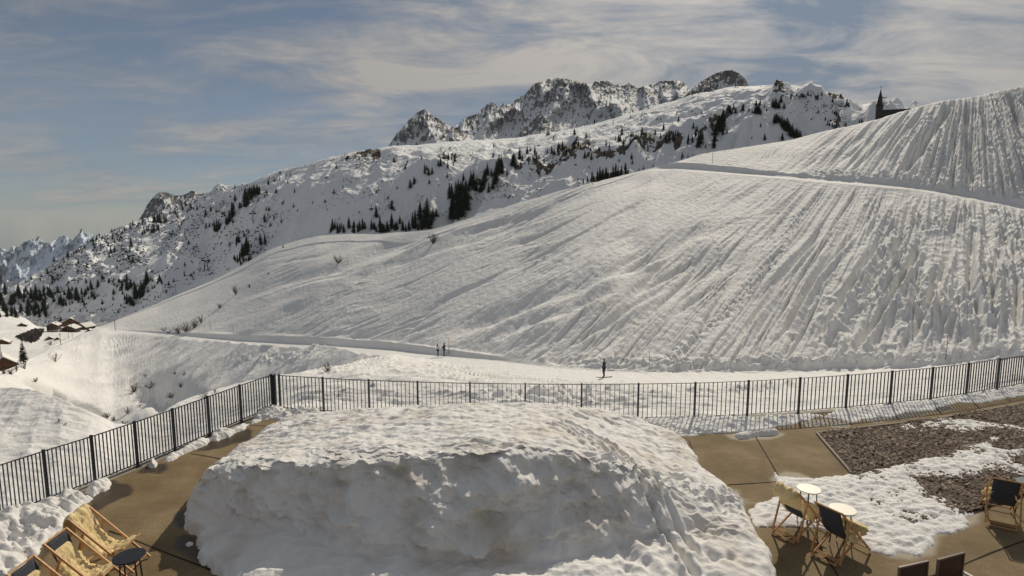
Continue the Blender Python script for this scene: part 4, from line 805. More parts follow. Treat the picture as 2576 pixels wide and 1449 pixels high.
stand(Z1([(2362, 520, 92), (2402, 522, 95), (2210, 456, 58), (2165, 510, 70), (2140, 520, 60), (2150, 500, 60), (2235, 590, 140), (2225, 600, 100), (2215, 610, 90), (2250, 560, 70), (2200, 620, 110), (2190, 640, 80), (2150, 690, 70), (2130, 680, 60), (2170, 680, 70), (2205, 680, 50), (2260, 690, 55), (2250, 685, 40), (2275, 680, 36), (2120, 660, 40), (2240, 620, 50), (2400, 320, 60), (2390, 300, 40), (2180, 700, 36)]), 'conifer near the hill shoulder above the twin lift pylon', 'trees above the hill shoulder')
random.seed(5)
for k in range(60):      # forest at the lower left
    u = random.uniform(-6, 118); v = random.uniform(728+.1*(118-u), 800)
    if v < 742-.42*(u-10): continue
    conifer(u, v, random.uniform(12, 28), 'conifer in the dense forest at the left picture edge', 'forest trees at the left edge')
for k in range(46):
    u = random.uniform(70, 330); t_ = random.random(); v = 812-.42*(u-70)*.55-55*t_-random.uniform(0, 12)
    conifer(u, v, random.uniform(8, 18), 'small conifer on the slope above the village', 'trees above the village')
for k in range(40):      # along the left skyline
    u = random.uniform(150, 500); v = np.interp(u, C2[:, 0], C2[:, 1])+random.uniform(3, 16)
    conifer(u, v, random.uniform(5, 11), 'tiny conifer along the left skyline', 'trees along the left skyline', kinds=(3, 4, 5))
for k in range(330):
    u = random.uniform(40, 720); top = float(np.interp(u, C2[:, 0], C2[:, 1])); dv = float(np.interp(u, [40, 200, 400, 720], [90, 190, 230, 150])); v = top+6+random.random()*dv
    if float(fbm(np.array([u*.02]), np.array([v*.035]), 3, 860)[0]) < -.08: continue
    conifer(u, v, random.uniform(4, 12), 'small conifer dotting the shrubby left slope', 'trees dotting the left slope', kinds=(1, 3, 4, 5))
for k in range(110):
    u = random.uniform(560, 1150); top = float(np.interp(u, C2[:, 0], C2[:, 1])); v = top+8+random.random()*170
    if float(fbm(np.array([u*.016]), np.array([v*.03]), 3, 870)[0]) < 0: continue
    conifer(u, v, random.uniform(5, 15), 'small conifer scattered on the open white face', 'scattered trees of the open face', kinds=(1, 3, 4, 5))
TREES.sort(key=lambda q: -q[2])
for q in TREES[:292]: conifer_real(*q)
bpy.context.view_layer.update(); rest = MB(); rm_ = []
for q in TREES[292:]:
    o = conifer_real(*q)
    if o is None: continue
    M4 = Matrix.LocRotScale(o.location, o.rotation_euler, o.scale); b0 = len(rest.v)
    rest.v += [tuple(M4 @ x.co) for x in o.data.vertices]; rest.f += [tuple(b0+i for i in f.vertices) for f in o.data.polygons]; rest.mi += [f.material_index for f in o.data.polygons]
    rm_.append(o)
for o in rm_: bpy.data.objects.remove(o)
o = rest.build('small_conifers', [needle, bark]); tag(o, 'countless tiny conifers peppering the ski mountain', 'trees', kind='stuff')
# near spruce beside the village, with parts
def big_spruce(u, v, hp, label):
    p, nr, ob = hit(u, v); h = hp/pxm(p); ro = empty('spruce_tree', p, 0, label, 'tree'); r = random.Random(4)
    m_ = MB(); m_.tube([(0, 0, -.4), (0, 0, h*.5), (0, 0, h*.97)], [h*.018, h*.011, .02], 8); m_.build('trunk', bark, ro)
    m_ = MB(); L = 30
    for k in range(L):
        f = k/(L-1); z = h*(.13+.84*f); R = h*.185*(1-f)**.75+.1
        nb = 15
        for j in range(nb):
            a = r.random()*6.28; rr = R*r.uniform(.6, 1.15); dz = -rr*r.uniform(.2, .45); w_ = rr*.16+.05
            c_, s_ = math.cos(a), math.sin(a)
            m_.add([(0, 0, z), (c_*rr*.55-s_*w_, s_*rr*.55+c_*w_, z+dz*.45), (c_*rr, s_*rr, z+dz), (c_*rr*.55+s_*w_, s_*rr*.55-c_*w_, z+dz*.45), (c_*rr*.5, s_*rr*.5, z+dz*.2-.25*w_)], [(0, 1, 2, 3), (0, 1, 2, 4), (0, 4, 2, 3)])
    m_.build('crown', needle, ro); return ro
big_spruce(60, 914, 62, 'large dark spruce standing alone beside the village at the left edge')
# ------------------------------------------------------------------ bare shrubs and dwarf pine
twig = mat('twig', (.075, .050, .035), .9); leafy = mat('dry_leaf', (.10, .062, .035), .9)
def shrub(u, v, hp, label, n=16, spread=.8, cat='bush', name='bare_bush', group='bare bushes in the snow', thick=1.0):
    p, nr, ob = hit(u, v)
    if p is None: return
    h = hp/pxm(p); r = random.Random(int(u*7+v)); m_ = MB(); pu = 1/pxm(p)
    for k in range(n):
        a = r.random()*6.28; el = r.uniform(.25, 1.0); L = h*r.uniform(.6, 1.05); b0 = Vector((r.uniform(-.1, .1)*h*spread, r.uniform(-.1, .1)*h*spread, -.03*h))
        pts = [b0]; d = Vector((math.cos(a)*spread*(1.15-el), math.sin(a)*spread*(1.15-el), el)).normalized()
        for s_ in range(4):
            d = (d+Vector((r.uniform(-.25, .25), r.uniform(-.25, .25), r.uniform(-.05, .2)))).normalized(); pts.append(pts[-1]+d*L/4)
        rad = max(.013*h, .42*pu)*thick
        m_.tube(pts, [rad, rad*.85, rad*.7, rad*.55, rad*.35], 4, False)
        for s_ in (1, 2, 3):
            for q in range(2):
                dd_ = (d+Vector((r.uniform(-1, 1), r.uniform(-1, 1), r.uniform(-.1, .7)))).normalized()
                m_.tube([pts[s_], pts[s_]+dd_*L*r.uniform(.18, .38)], [rad*.6, rad*.3], 3, False)
    o = m_.build(name, twig); o.location = p
    return tag(o, label, cat, group)
for a in ((1090, 612, 30, 'bare bush on the crest line of the main hill', 22, .9), (852, 662, 25, 'reddish bare bush on the rounded shoulder', 16, .9), (593, 742, 28, 'tall bare bush on the smooth left shoulder', 14, .6), (628, 724, 12, 'small bare shrub right of the tall one on the left shoulder', 8, .8), (553, 775, 14, 'low twiggy bush lower on the left shoulder', 12, 1.1),
          (825, 935, 26, 'bare bush on the snow edge beyond the fence corner', 20, .9), (712, 624, 9, 'tiny shrub on the shoulder crest', 7, .9), (675, 690, 8, 'tiny shrub on the upper left shoulder', 6, .9),
          (490, 824, 30, 'tall bare bush above the snow path', 16, .7), (468, 834, 26, 'dense brown bush above the snow path', 22, .9), (450, 838, 22, 'wide dark bush above the snow path', 18, 1.1), (425, 838, 12, 'low bush at the left end of the row above the path', 9, 1.2), (413, 832, 12, 'leftmost low bush by the snow path', 8, .9), (506, 812, 24, 'thin bush at the right end of the row above the path', 12, .6),
          (337, 986, 26, 'dark bush on the hollow slope behind the left fence', 20, 1.1), (378, 976, 24, 'bush on the hollow slope right of the dark one', 16, 1.0), (365, 948, 10, 'low twigs high on the hollow slope', 8, 1.3), (440, 942, 12, 'small bush on the upper hollow slope', 8, 1.0), (462, 944, 10, 'small bush beside the upper hollow slope bush', 8, 1.0),
          (432, 1000, 22, 'bush at the lower right of the hollow', 16, 1.0), (455, 975, 16, 'bush in the middle right of the hollow', 10, 1.0), (352, 1022, 12, 'low bush at the hollow floor', 8, 1.1), (362, 1028, 12, 'low bush just right at the hollow floor', 8, 1.1), (515, 1003, 22, 'wispy bush breaking the near snow ridge', 14, .9), (540, 990, 14, 'small wispy bush on the near snow ridge', 8, .9),
          (320, 1040, 22, 'wispy bush where the gully ends', 14, .7), (270, 1050, 16, 'low spreading bush at the gully end', 14, 1.4), (288, 1058, 14, 'low spreading bush nearest the gully', 12, 1.3), (310, 1066, 12, 'low twigs just behind the left fence', 8, 1.2), (148, 1060, 10, 'sparse twigs on the near left hump', 6, 1.2), (165, 1068, 10, 'sparse twigs lower on the near left hump', 6, 1.2),
          (140, 910, 26, 'upright leafless sapling clump on the white slope left', 12, .3), (62, 928, 32, 'bare saplings under the large spruce', 10, .35), (42, 930, 22, 'bare saplings at the far left gully rim', 10, .5), (10, 940, 24, 'bush cut by the left picture edge', 16, .9), (28, 942, 20, 'bush near the left picture edge', 14, .9), (90, 960, 12, 'low bush at the gully head', 10, 1.2),
          (128, 868, 14, 'pale thin tree behind the left slope rim', 8, .4)):
    shrub(a[0], a[1], a[2], a[3], a[4], a[5])
scrub = mat('dwarf_pine', (.022, .026, .017), .95, 0, .05)
rr_ = random.Random(9); m_ = MB()
def blob(u, v, hp, flat=.7):
    p, nr, ob = hit(u, v)
    if p is None or not ob.name.startswith('ski_mountain'): return
    s = hp/pxm(p); vs = []; fs = []
    k = rr_.randint(5, 7); lay = ((.0, .85), (.35, 1.0), (.75, .6))
    for zf, rf in lay:
        for j in range(k):
            a = 6.28*j/k+rr_.uniform(-.3, .3); q = s*rf*rr_.uniform(.6, 1.3); vs.append((p.x+math.cos(a)*q, p.y+math.sin(a)*q, p.z-.15*s+s*zf*flat*rr_.uniform(.8, 1.3)))
    vs.append((p.x+rr_.uniform(-.2, .2)*s, p.y, p.z+s*flat*rr_.uniform(.8, 1.3)))
    for L in range(2):
        for j in range(k): fs.append((L*k+j, L*k+(j+1) % k, (L+1)*k+(j+1) % k, (L+1)*k+j))
    for j in range(k): fs.append((2*k+j, 2*k+(j+1) % k, 3*k))
    m_.add(vs, fs)
def scat(n, u0, u1, f, hmin, hmax, th, sc=.012, seed=0):
    c = 0; tries = 0
    while c < n and tries < n*30:
        tries += 1; u = rr_.uniform(u0, u1); top = float(np.interp(u, C2[:, 0], C2[:, 1])); v = top+rr_.uniform(0, 1)*f(u)
        if float(fbm(u*sc-v*sc*.3, v*sc*1.9+u*sc*.5, 4, 820+seed)) < th: continue
        blob(u, v, rr_.uniform(hmin, hmax)); c += 1
scat(1200, 60, 700, lambda u: np.interp(u, [60, 200, 400, 700], [110, 200, 240, 200]), .9, 2.8, .05, .016)
scat(900, 120, 560, lambda u: np.interp(u, [120, 300, 560], [60, 120, 90]), .9, 2.6, -.05, .02, 3)
scat(260, 560, 1000, lambda u: 170, .8, 2.2, .35, .014, 6)
scat(330, 830, 1500, lambda u: 190, .9, 2.2, .35, .012, 9)
scat(300, 1500, 2200, lambda u: 90, .9, 2.4, .25, .014, 12)
for cu, cv, su_, sv_, n_ in ((900, 398, 35, 5, 60), (1250, 470, 40, 10, 60), (640, 640, 40, 22, 90), (500, 640, 40, 20, 70), (590, 590, 30, 20, 70), (1180, 500, 40, 8, 40), (1360, 400, 50, 12, 60), (2010, 240, 60, 6, 60), (2100, 265, 40, 10, 50), (1700, 350, 60, 12, 50), (1270, 495, 30, 4, 30), (440, 585, 60, 14, 90), (330, 650, 40, 16, 70), (1090, 540, 50, 6, 40), (530, 690, 20, 6, 20)):
    for q in range(n_): blob(rr_.gauss(cu, su_*.6), rr_.gauss(cv, sv_*.6), rr_.uniform(.9, 2.8))
o = m_.build('dwarf_pine_scrub', scrub); tag(o, 'dark dwarf pine scrub speckling the ski mountain', 'scrub', kind='stuff')
# boulders of the bank under the village road
rk_m = mat('boulder', (.05, .045, .04), .9); t = NT(rk_m); t.col(t.ramp(t.noise(t.coord(), .9, 5), [(.35, (.018, .017, .016)), (.7, (.13, .11, .09))]))
m_ = MB(); poly = [(38, 848), (66, 836), (88, 826), (112, 828), (108, 838), (96, 856), (80, 862), (58, 858)]; c_ = 0
while c_ < 420:
    u = rr_.uniform(36, 114); v = rr_.uniform(824, 864)
    if float(poly_sd(np.array([u]), np.array([v]), poly)[0]) < 0: continue
    c_ += 1; p, nr, ob = hit(u, v)
    if p is None: continue
    s = rr_.uniform(.35, 1.1); vs = [(p.x+s*x*rr_.uniform(.6, 1.3), p.y+s*y*rr_.uniform(.6, 1.3), p.z+s*z*rr_.uniform(.6, 1.3)) for x, y, z in ((1, 0, 0), (-1, 0, 0), (0, 1, 0), (0, -1, 0), (0, 0, 1), (0, 0, -1))]
    m_.add(vs, [(0, 2, 4), (2, 1, 4), (1, 3, 4), (3, 0, 4), (2, 0, 5), (1, 2, 5), (3, 1, 5), (0, 3, 5)])
o = m_.build('boulder_bank', rk_m); tag(o, 'dark boulder bank below the village road', 'boulders', kind='stuff')
# ------------------------------------------------------------------ buildings
plank = mat('house_wood', (.10, .06, .035), .8); t = NT(plank); t.col(t.ramp(t.noise(t.coord(), .8, 6), [(.3, (.06, .038, .024)), (.7, (.13, .09, .06))]))
plaster = mat('house_plaster', (.42, .36, .27), .8); darkw = mat('window_dark', (.02, .022, .03), .2, 0, .5); roofsnow = mat('roof_snow', (.82, .80, .76), .8, 0, .1); t = NT(roofsnow); t.bump(t.noise(t.coord(), 1.2, 5), .15, .6)
rust = mat('rusty_wood', (.16, .07, .025), .9); t = NT(rust); t.col(t.ramp(t.noise(t.coord(), 1.2, 8, .7), [(.3, (.05, .026, .014)), (.5, (.13, .062, .028)), (.75, (.22, .12, .06))]))
def house(u, v, wpx, hpx, rz, label, depth=1.1, roof=.32, wallm=None, floors=2, lower=None, y=None, nwin=4, chim=False, gable=True):
    p, nr, ob = hit(u, v)
    if p is None: return
    k = pxm(p)*1.12; w_ = wpx/k; h = hpx/k; dpt = w_*depth; hw = h*(1-roof); ro = empty('house', p-Vector((0, 0, .5)), rz, label, 'house')
    m_ = MB(); vs = [(-w_/2, -dpt/2, -2), (w_/2, -dpt/2, -2), (w_/2, dpt/2, -2), (-w_/2, dpt/2, -2), (-w_/2, -dpt/2, hw), (w_/2, -dpt/2, hw), (w_/2, dpt/2, hw), (-w_/2, dpt/2, hw), (0, -dpt/2, h*.96), (0, dpt/2, h*.96)]
    m_.add(vs, [(0, 1, 5, 8, 4), (1, 2, 6, 5), (2, 3, 7, 9, 6), (3, 0, 4, 7)]); m_.build('wall', wallm or plank, ro)
    if lower:
        m_ = MB(); e = .06; m_.box(-w_/2-e, w_/2+e, -dpt/2-e, dpt/2+e, -2.2, hw*.42); m_.build('ground_floor', lower, ro)
    ov = w_*.10
    for nm, mm, th, lift, ex in (('roof', plank, .25, 0, 0), ('roof_snow', roofsnow, w_*.045, .26, -.25)):
        m_ = MB()
        for s in (-1, 1):
            e0 = Vector((s*(w_/2+ov+ex), 0, hw-(h-hw)*(2*ov/w_)+lift)); e1 = Vector((0, 0, h+lift)); 
            n_ = Vector((-(e1.z-e0.z)*s*-1, 0, abs(e0.x))).normalized(); y0, y1 = -dpt/2-ov-ex, dpt/2+ov+ex
            q = [(e0.x, y0, e0.z), (e1.x, y0, e1.z), (e1.x, y1, e1.z), (e0.x, y1, e0.z)]
            m_.add(q+[(a, b, c+th) for a, b, c in q], [(0, 1, 2, 3), (7, 6, 5, 4), (0, 4, 5, 1), (1, 5, 6, 2), (2, 6, 7, 3), (3, 7, 4, 0)])
        m_.build(nm, mm, ro)
    for fl in range(floors):
        zc = hw*(fl+.55)/floors
        for i in range(nwin):
            for face_ in (0, 1):
                L = w_ if face_ == 0 else dpt; xx = -L/2+L*(i+.5)/nwin; a = L/nwin*.22; b = hw/floors*.22
                m_ = MB()
                if face_ == 0: m_.box(xx-a, xx+a, -dpt/2-.11, -dpt/2-.03, zc-b, zc+b)
                else: m_.box(w_/2+.03, w_/2+.11, xx-a, xx+a, zc-b, zc+b)
                m_.build('window', darkw, ro)
    if chim:
        m_ = MB(); m_.box(w_*.15, w_*.25, -w_*.05, w_*.05, h*.75, h*1.08); m_.build('chimney', plaster, ro)
    return ro
house(137, 834, 26, 27, .35, 'tall wooden chalet with snowy gable roof at the village road', 1.0, .25, plank, 3, plaster, nwin=3, chim=True)
house(180, 835, 34, 21, .12, 'long low wooden house with a snow roof right of the tall chalet', .7, .38, plank, 2, None, nwin=5)
house(186, 816, 46, 22, .3, 'wide dark-gabled house behind the long low one', .8, .62, rust, 1, None, nwin=5)
house(217, 829, 34, 20, -.25, 'brown house at the right end of the village', .8, .42, plank, 2, None, nwin=4)
house(125, 854, 18, 10, .7, 'small snow-covered hut in front of the boulder bank', .8, .6, plank, 1, None, nwin=2)
house(149, 853, 17, 8, .1, 'low snow-covered hut with dark gable beside the small hut', .8, .8, plank, 1, None, nwin=2)
house(56, 820, 20, 10, .6, 'little hut with snowy roof below the white knoll', .8, .6, plank, 1, None, nwin=2)
house(8, 864, 30, 15, .5, 'brown hut cut by the left picture edge', .8, .6, rust, 1, None, nwin=2)
house(226, 832, 16, 7, .3, 'open dark-roofed shelter where the snow path starts', .8, .7, plank, 1, None, nwin=2)
house(10, 930, 64, 44, .75, 'rust-brown steep-roofed barn at the left picture edge', 1.0, .55, rust, 1, None, nwin=2)
# chapel behind the crest
chm = mat('chapel_wall', (.05, .040, .036), .85); spm = mat('spire_slate', (.035, .033, .036), .7)
yc = 175.0
def PV(u, v, y=yc): return Vector(P(u, v, y))
b = PV(2209.5, 312); kx = pxm(b); ro = empty('chapel', (b.x, b.y, b.z-6), -.30, 'small dark chapel with a slender pointed spire behind the snow crest', 'chapel')
tw = 12.5/kx; ht = (312-268)/kx+6
m_ = MB(); m_.box(-tw/2, tw/2, -tw/2, tw/2, -4, ht*1.0); m_.build('tower', chm, ro)
m_ = MB(); zs = [ht-.1, ht+4/kx, ht+20/kx, ht+(268-227)/kx]; rs = [tw*.74, tw*.56, tw*.36, .03]
vs = []; 
for z, r_ in zip(zs, rs):
    for q in range(8): a = math.pi/8+q*math.pi/4; vs.append((math.cos(a)*r_, math.sin(a)*r_, z))
m_.add(vs, [(i*8+q, i*8+(q+1) % 8, (i+1)*8+(q+1) % 8, (i+1)*8+q) for i in range(3) for q in range(8)]+[tuple(range(8))]); sp = m_.build('spire', spm, ro)
m_ = MB(); zt = ht+(268-227)/kx; m_.tube([(0, 0, zt-.1), (0, 0, zt+.8)], .05, 6); m_.bar((-.3, 0, zt+.5), (.3, 0, zt+.5), .08, .08); m_.build('cross', spm, sp)
for s in (-1, 1):
    m_ = MB(); m_.box(s*tw*.22-.18, s*tw*.22+.18, -tw/2-.05, -tw/2-.01, ht-2.0, ht-1.0); m_.build('window', darkw, ro)
L = 74/kx; wn_ = 15/kx; hr = (312-279)/kx+6
m_ = MB(); x0 = tw/2+.02
vs = [(x0, -wn_/2, -4), (L, -wn_/2, -4), (L, wn_/2, -4), (x0, wn_/2, -4), (x0, -wn_/2, hr-2.4), (L, -wn_/2, hr-2.4), (L, wn_/2, hr-2.4), (x0, wn_/2, hr-2.4), (x0, 0, hr-.1), (L, 0, hr-.1)]
m_.add(vs, [(0, 1, 5, 4), (1, 2, 6, 9, 5), (2, 3, 7, 6), (3, 0, 4, 8, 7)]); m_.build('nave_wall', chm, ro)
m_ = MB(); e = .4
for s in (-1, 1):
    q = [(x0, s*(wn_/2+e), hr-2.4-e*.9), (L+.3, s*(wn_/2+e), hr-2.4-e*.9), (L+.3, 0, hr), (x0, 0, hr)]
    m_.add(q+[(a, b_, c+.15) for a, b_, c in q], [(0, 1, 2, 3), (7, 6, 5, 4), (0, 4, 5, 1), (1, 5, 6, 2), (2, 6, 7, 3), (3, 7, 4, 0)])
m_.build('roof', spm, ro)
# ------------------------------------------------------------------ poles and pylons
pole_m = mat('pole_grey', (.06, .05, .045), .7); orange = mat('marker_orange', (.55, .16, .07), .6); pyl = mat('pylon_steel', (.035, .037, .04), .6)
def marker(u, vb, vt, label, lean=0.0):
    p, nr, ob = hit(u, vb)
    if p is None: return
    h = (vb-vt)/pxm(p); r_ = max(.022, .42/pxm(p)); ro = empty('piste_marker', p, 0, label, 'marker pole', 'orange-tipped piste marker poles')
    m_ = MB(); m_.tube([(0, 0, -.3), (lean*h*.55, 0, h*.55)], r_, 6); m_.build('pole', pole_m, ro)
    m_ = MB(); m_.tube([(lean*h*.55, 0, h*.552), (lean*h, 0, h)], r_*1.15, 6); m_.build('coloured_tip', orange, ro)
for a in ((1129.5, 893, 848, 'orange-tipped marker pole beside the two walkers'), (1633, 927, 883, 'orange-tipped marker pole right of the snowboarder'), (2379, 905, 832, 'tall marker pole near the right end of the fence', ), (529, 828, 806, 'marker pole above the snow path near the row of bushes'), (587, 836, 816, 'marker pole above the snow path at the foot of the hill nose'), (1500-10, 466, 452, 'marker stick on the hill crest under the tree line')):
    marker(*a)
marker(1792, 412, 384, 'marker pole on the upper road near the crest')
def utility(u, vb, vt, label):
    p, nr, ob = hit(u, vb)
    if p is None: return
    h = (vb-vt)/pxm(p); m_ = MB(); r_ = max(.10, .45/pxm(p)); m_.tube([(0, 0, -.5), (0, 0, h)], [r_, r_*.8], 6); m_.bar((-h*.08, 0, h*.93), (h*.08, 0, h*.93), r_, r_)
    o = m_.build('utility_pole', pole_m); o.location = p; tag(o, label, 'pole')
for a in ((290, 831, 804, 'thin wooden pole where the snow path begins'), (443, 740, 714, 'lone pole on the saddle right of the ski run'), (173, 852, 800, 'tall pole in front of the long village house'), (182, 848, 812, 'shorter pole beside the tall village pole'), (153, 868, 838, 'pole below the two snow-covered huts'), (3, 895, 862, 'pole at the left picture edge beside the cropped hut'), (41, 935, 916, 'short pole near the rust-brown barn')):
    utility(*a)
def pylon(u, vb, vt, label, twin=False):
    p, nr, ob = hit(u, vb)
    if p is None: return
    h = (vb-vt)/pxm(p); r_ = h*.035; ro = empty('lift_pylon', p, 0, label, 'lift pylon')
    for s in ((-1, 1) if twin else (0,)):
        m_ = MB(); m_.tube([(s*h*.18, 0, -1), (s*h*.10, 0, h*.9)], [r_*1.3, r_], 8); m_.build('mast', pyl, ro)
    m_ = MB(); m_.bar((-h*.28, 0, h*.92), (h*.28, 0, h*.92), r_*2, r_*2); m_.build('crossarm', pyl, ro)
    for s in (-1, 1):
        m_ = MB(); m_.bar((s*h*.26, -h*.2, h*.97), (s*h*.26, h*.2, h*.97), r_*1.6, r_*3); m_.build('sheave', pyl, ro)
pylon(637, 561, 536, 'single lift pylon on the white face below the comb-like tree row')
pylon(519, 681, 654, 'twin-legged lift pylon at the end of the shaded bowl', True)
pylon(2223, 262, 245, 'summit pylon beside the chapel spire')
for u, vb, vt in ((1117, 362, 354), (1325, 352, 344)): pylon(u, vb, vt, 'tiny pylon on the shelf %s' % ('under the pyramid-shaped peak' if u < 1200 else 'under the big rock massif'))
# ------------------------------------------------------------------ people
skin_m = mat('skin', (.45, .27, .19), .6); c_dark = mat('cloth_dark', (.022, .022, .030), .85); c_navy = mat('cloth_navy', (.045, .045, .075), .8); c_jean = mat('cloth_jeans', (.06, .09, .16), .85); c_white = mat('cloth_white', (.6, .6, .6), .8); hair_m = mat('hair_dark', (.02, .015, .012), .7); boot_m = mat('boot', (.015, .015, .017), .6); lens_m = mat('bag', (.02, .02, .025), .7)
def skinned(name, joints, edges, radii, m_, parent, sub=2):
    me = bpy.data.meshes.new(name); me.from_pydata(joints, edges, []); o = bpy.data.objects.new(name, me); C.objects.link(o)
    o.parent = parent; s = o.modifiers.new('skin', 'SKIN'); s.use_smooth_shade = True
    lay = me.skin_vertices[0].data
    for i, r_ in enumerate(radii): lay[i].radius = (r_, r_) if not isinstance(r_, tuple) else r_; lay[i].use_root = (i == 0)
    ss = o.modifiers.new('sub', 'SUBSURF'); ss.levels = sub; ss.render_levels = sub; me.materials.append(m_); return o
def person(loc, rz, H_, label, jacket, trousers, pose, hair_long=False, coat=False, hood=False, cap=False):
    """local +Y is where the figure faces"""
    ro = empty('person', loc, rz, label, 'person'); k = H_/1.75
    J = {}; order = []; R = []
    def j(n_, x, y, z, r_): J[n_] = len(order); order.append((x*k, y*k, z*k)); R.append((r_[0]*k, r_[1]*k) if isinstance(r_, tuple) else r_*k)
    j('pel', 0, 0, .95, (.15, .11)); j('wst', 0, 0, 1.10, (.13, .10)); j('cst', 0, 0, 1.30, (.16, .11)); j('nkb', 0, 0, 1.44, (.075, .07)); j('nk', 0, .01, 1.52, .052); j('hd', 0, .02, 1.62, (.075, .088)); j('hdt', 0, .015, 1.70, (.062, .072))
    E = [('pel', 'wst'), ('wst', 'cst'), ('cst', 'nkb'), ('nkb', 'nk'), ('nk', 'hd'), ('hd', 'hdt')]
    for s, S in ((-1, 'l'), (1, 'r')):
        sh, el, wr = pose['arm_'+S]; hip, kn, an = pose['leg_'+S]
        j('sh'+S, *sh, .062); j('el'+S, *el, .045); j('wr'+S, *wr, .030)
        E += [('cst', 'sh'+S), ('sh'+S, 'el'+S), ('el'+S, 'wr'+S)]
        d = (Vector(wr)-Vector(el)).normalized(); side = Vector((s, 0, 0)); side = (side-d*side.dot(d)).normalized() if abs(d.x) < .95 else Vector((0, 1, 0)); up = d.cross(side)
        pc = Vector(wr)+d*.06; j('pm'+S, *pc, (.036, .020)); E.append(('wr'+S, 'pm'+S))
        for f_, (o_, l_) in enumerate(((-.030, .072), (-.011, .082), (.011, .078), (.029, .062))):
            a = pc+d*.035+side*o_; b_ = a+d*l_*.55+up*.006; c2 = b_+d*l_*.4+up*.016
            j('f%d%s' % (f_, S), *a, .0095); j('g%d%s' % (f_, S), *b_, .009); j('h%d%s' % (f_, S), *c2, .008); E += [('pm'+S, 'f%d%s' % (f_, S)), ('f%d%s' % (f_, S), 'g%d%s' % (f_, S)), ('g%d%s' % (f_, S), 'h%d%s' % (f_, S))]
        a = pc-side*s*.035+up*.012; b_ = a+d*.045-side*s*.022; j('t0'+S, *a, .011); j('t1'+S, *b_, .0095); E += [('pm'+S, 't0'+S), ('t0'+S, 't1'+S)]
        j('hp'+S, *hip, .088); j('kn'+S, *kn, .058); j('an'+S, *an, .040); j('ft'+S, an[0]+pose.get('toe', 0)*.5, an[1]+.12, .035, .036)
        E += [('pel', 'hp'+S), ('hp'+S, 'kn'+S), ('kn'+S, 'an'+S), ('an'+S, 'ft'+S)]
    skinned('body', order, [(J[a], J[b_]) for a, b_ in E], R, skin_m, ro)
    def sub(name, chain, m__, extra):
        ids = []; [ids.append(x) for e_ in chain for x in e_ if x not in ids]; mp_ = {x: i for i, x in enumerate(ids)}
        rr2 = []
        for x in ids:
            r_ = R[J[x]]; r_ = r_ if isinstance(r_, tuple) else (r_, r_); rr2.append((r_[0]+extra*k, r_[1]+extra*k))
        return skinned(name, [order[J[x]] for x in ids], [(mp_[a], mp_[b_]) for a, b_ in chain], rr2, m__, ro)
    sub('jacket', [('pel', 'wst'), ('wst', 'cst'), ('cst', 'nkb')]+[x for S in 'lr' for x in (('cst', 'sh'+S), ('sh'+S, 'el'+S), ('el'+S, 'wr'+S))]+([('pel', 'hpl'), ('pel', 'hpr')] if coat else []), jacket, .040 if coat else .022)
    sub('trousers', [('pel', 'hp'+S) for S in 'lr']+[x for S in 'lr' for x in (('hp'+S, 'kn'+S), ('kn'+S, 'an'+S))], trousers, .012 if not coat else .010)
    for S in 'lr':
        a = Vector(order[J['an'+S]]); b_ = Vector(order[J['ft'+S]])
        skinned('boot', [a+Vector((0, 0, .06*k)), a+Vector((0, -.02*k, -.02*k)), b_], [(0, 1), (1, 2)], [.055*k, .056*k, .050*k], boot_m, ro)
    hp_ = [(0, -.005*k, 1.71*k), (0, -.035*k, 1.66*k), (0, -.06*k, 1.56*k)]; hr_ = [.085*k, .088*k, .07*k]
    if hair_long: hp_ += [(0, -.11*k, 1.40*k), (0, -.10*k, 1.27*k)]; hr_ += [.085*k, .055*k]
    skinned('hood' if hood else ('cap' if cap else 'hair'), hp_, [(i, i+1) for i in range(len(hp_)-1)], [x*(1.35 if hood else 1.0) for x in hr_], jacket if hood else hair_m, ro)
    nb = MB(); nb.tube([(0, .105*k, 1.64*k), (0, .128*k, 1.605*k)], [.008*k, .014*k], 6); nb.build('nose', skin_m, ro)
    return ro
def stand_pose(al, ar, dx=0, lean=0):
    return dict(arm_l=al, arm_r=ar, leg_l=((-.09, 0, .92), (-.085+dx*.5, .02, .50), (-.09+dx, 0, .09)), leg_r=((.09, 0, .92), (.09+dx*.5, .02, .50), (.10+dx, 0, .09)))
p, nr, ob = hit(1519, 950); hs = 48/pxm(p)
snb = person(p+Vector((0, 0, .05)), math.radians(0+62), hs, 'person in dark clothes standing on a snowboard on the piste', c_navy, c_navy, stand_pose(((-.19, 0, 1.40), (-.26, -.02, 1.14), (-.27, .02, .90)), ((.19, 0, 1.40), (.25, -.03, 1.14), (.25, 0, .90)), .05), cap=True)
m_ = MB(); L = .78
for i in range(1): 
    vs = []; N = 14
    for q in range(N+1):
        f = q/N*2-1; w_ = .13*(1-.25*(1-f*f))*(1 if abs(f) < .85 else math.sqrt(max(0, 1-((abs(f)-.85)/.15)**2))*1+.02); z = .012+.08*max(0, abs(f)-.8)/.2
        vs += [(f*L, -w_, z), (f*L, w_, z), (f*L, w_, z+.012), (f*L, -w_, z+.012)]
    m_.add(vs, [(q*4+a, q*4+(a+1) % 4, (q+1)*4+(a+1) % 4, (q+1)*4+a) for q in range(N) for a in range(4)]+[(3, 2, 1, 0), (N*4, N*4+1, N*4+2, N*4+3)])
o = m_.build('snowboard', c_dark); o.location = p+Vector((.03, 0, .02)); o.rotation_euler = (0, 0, math.radians(8)); tag(o, 'dark snowboard under the person on the piste', 'snowboard')
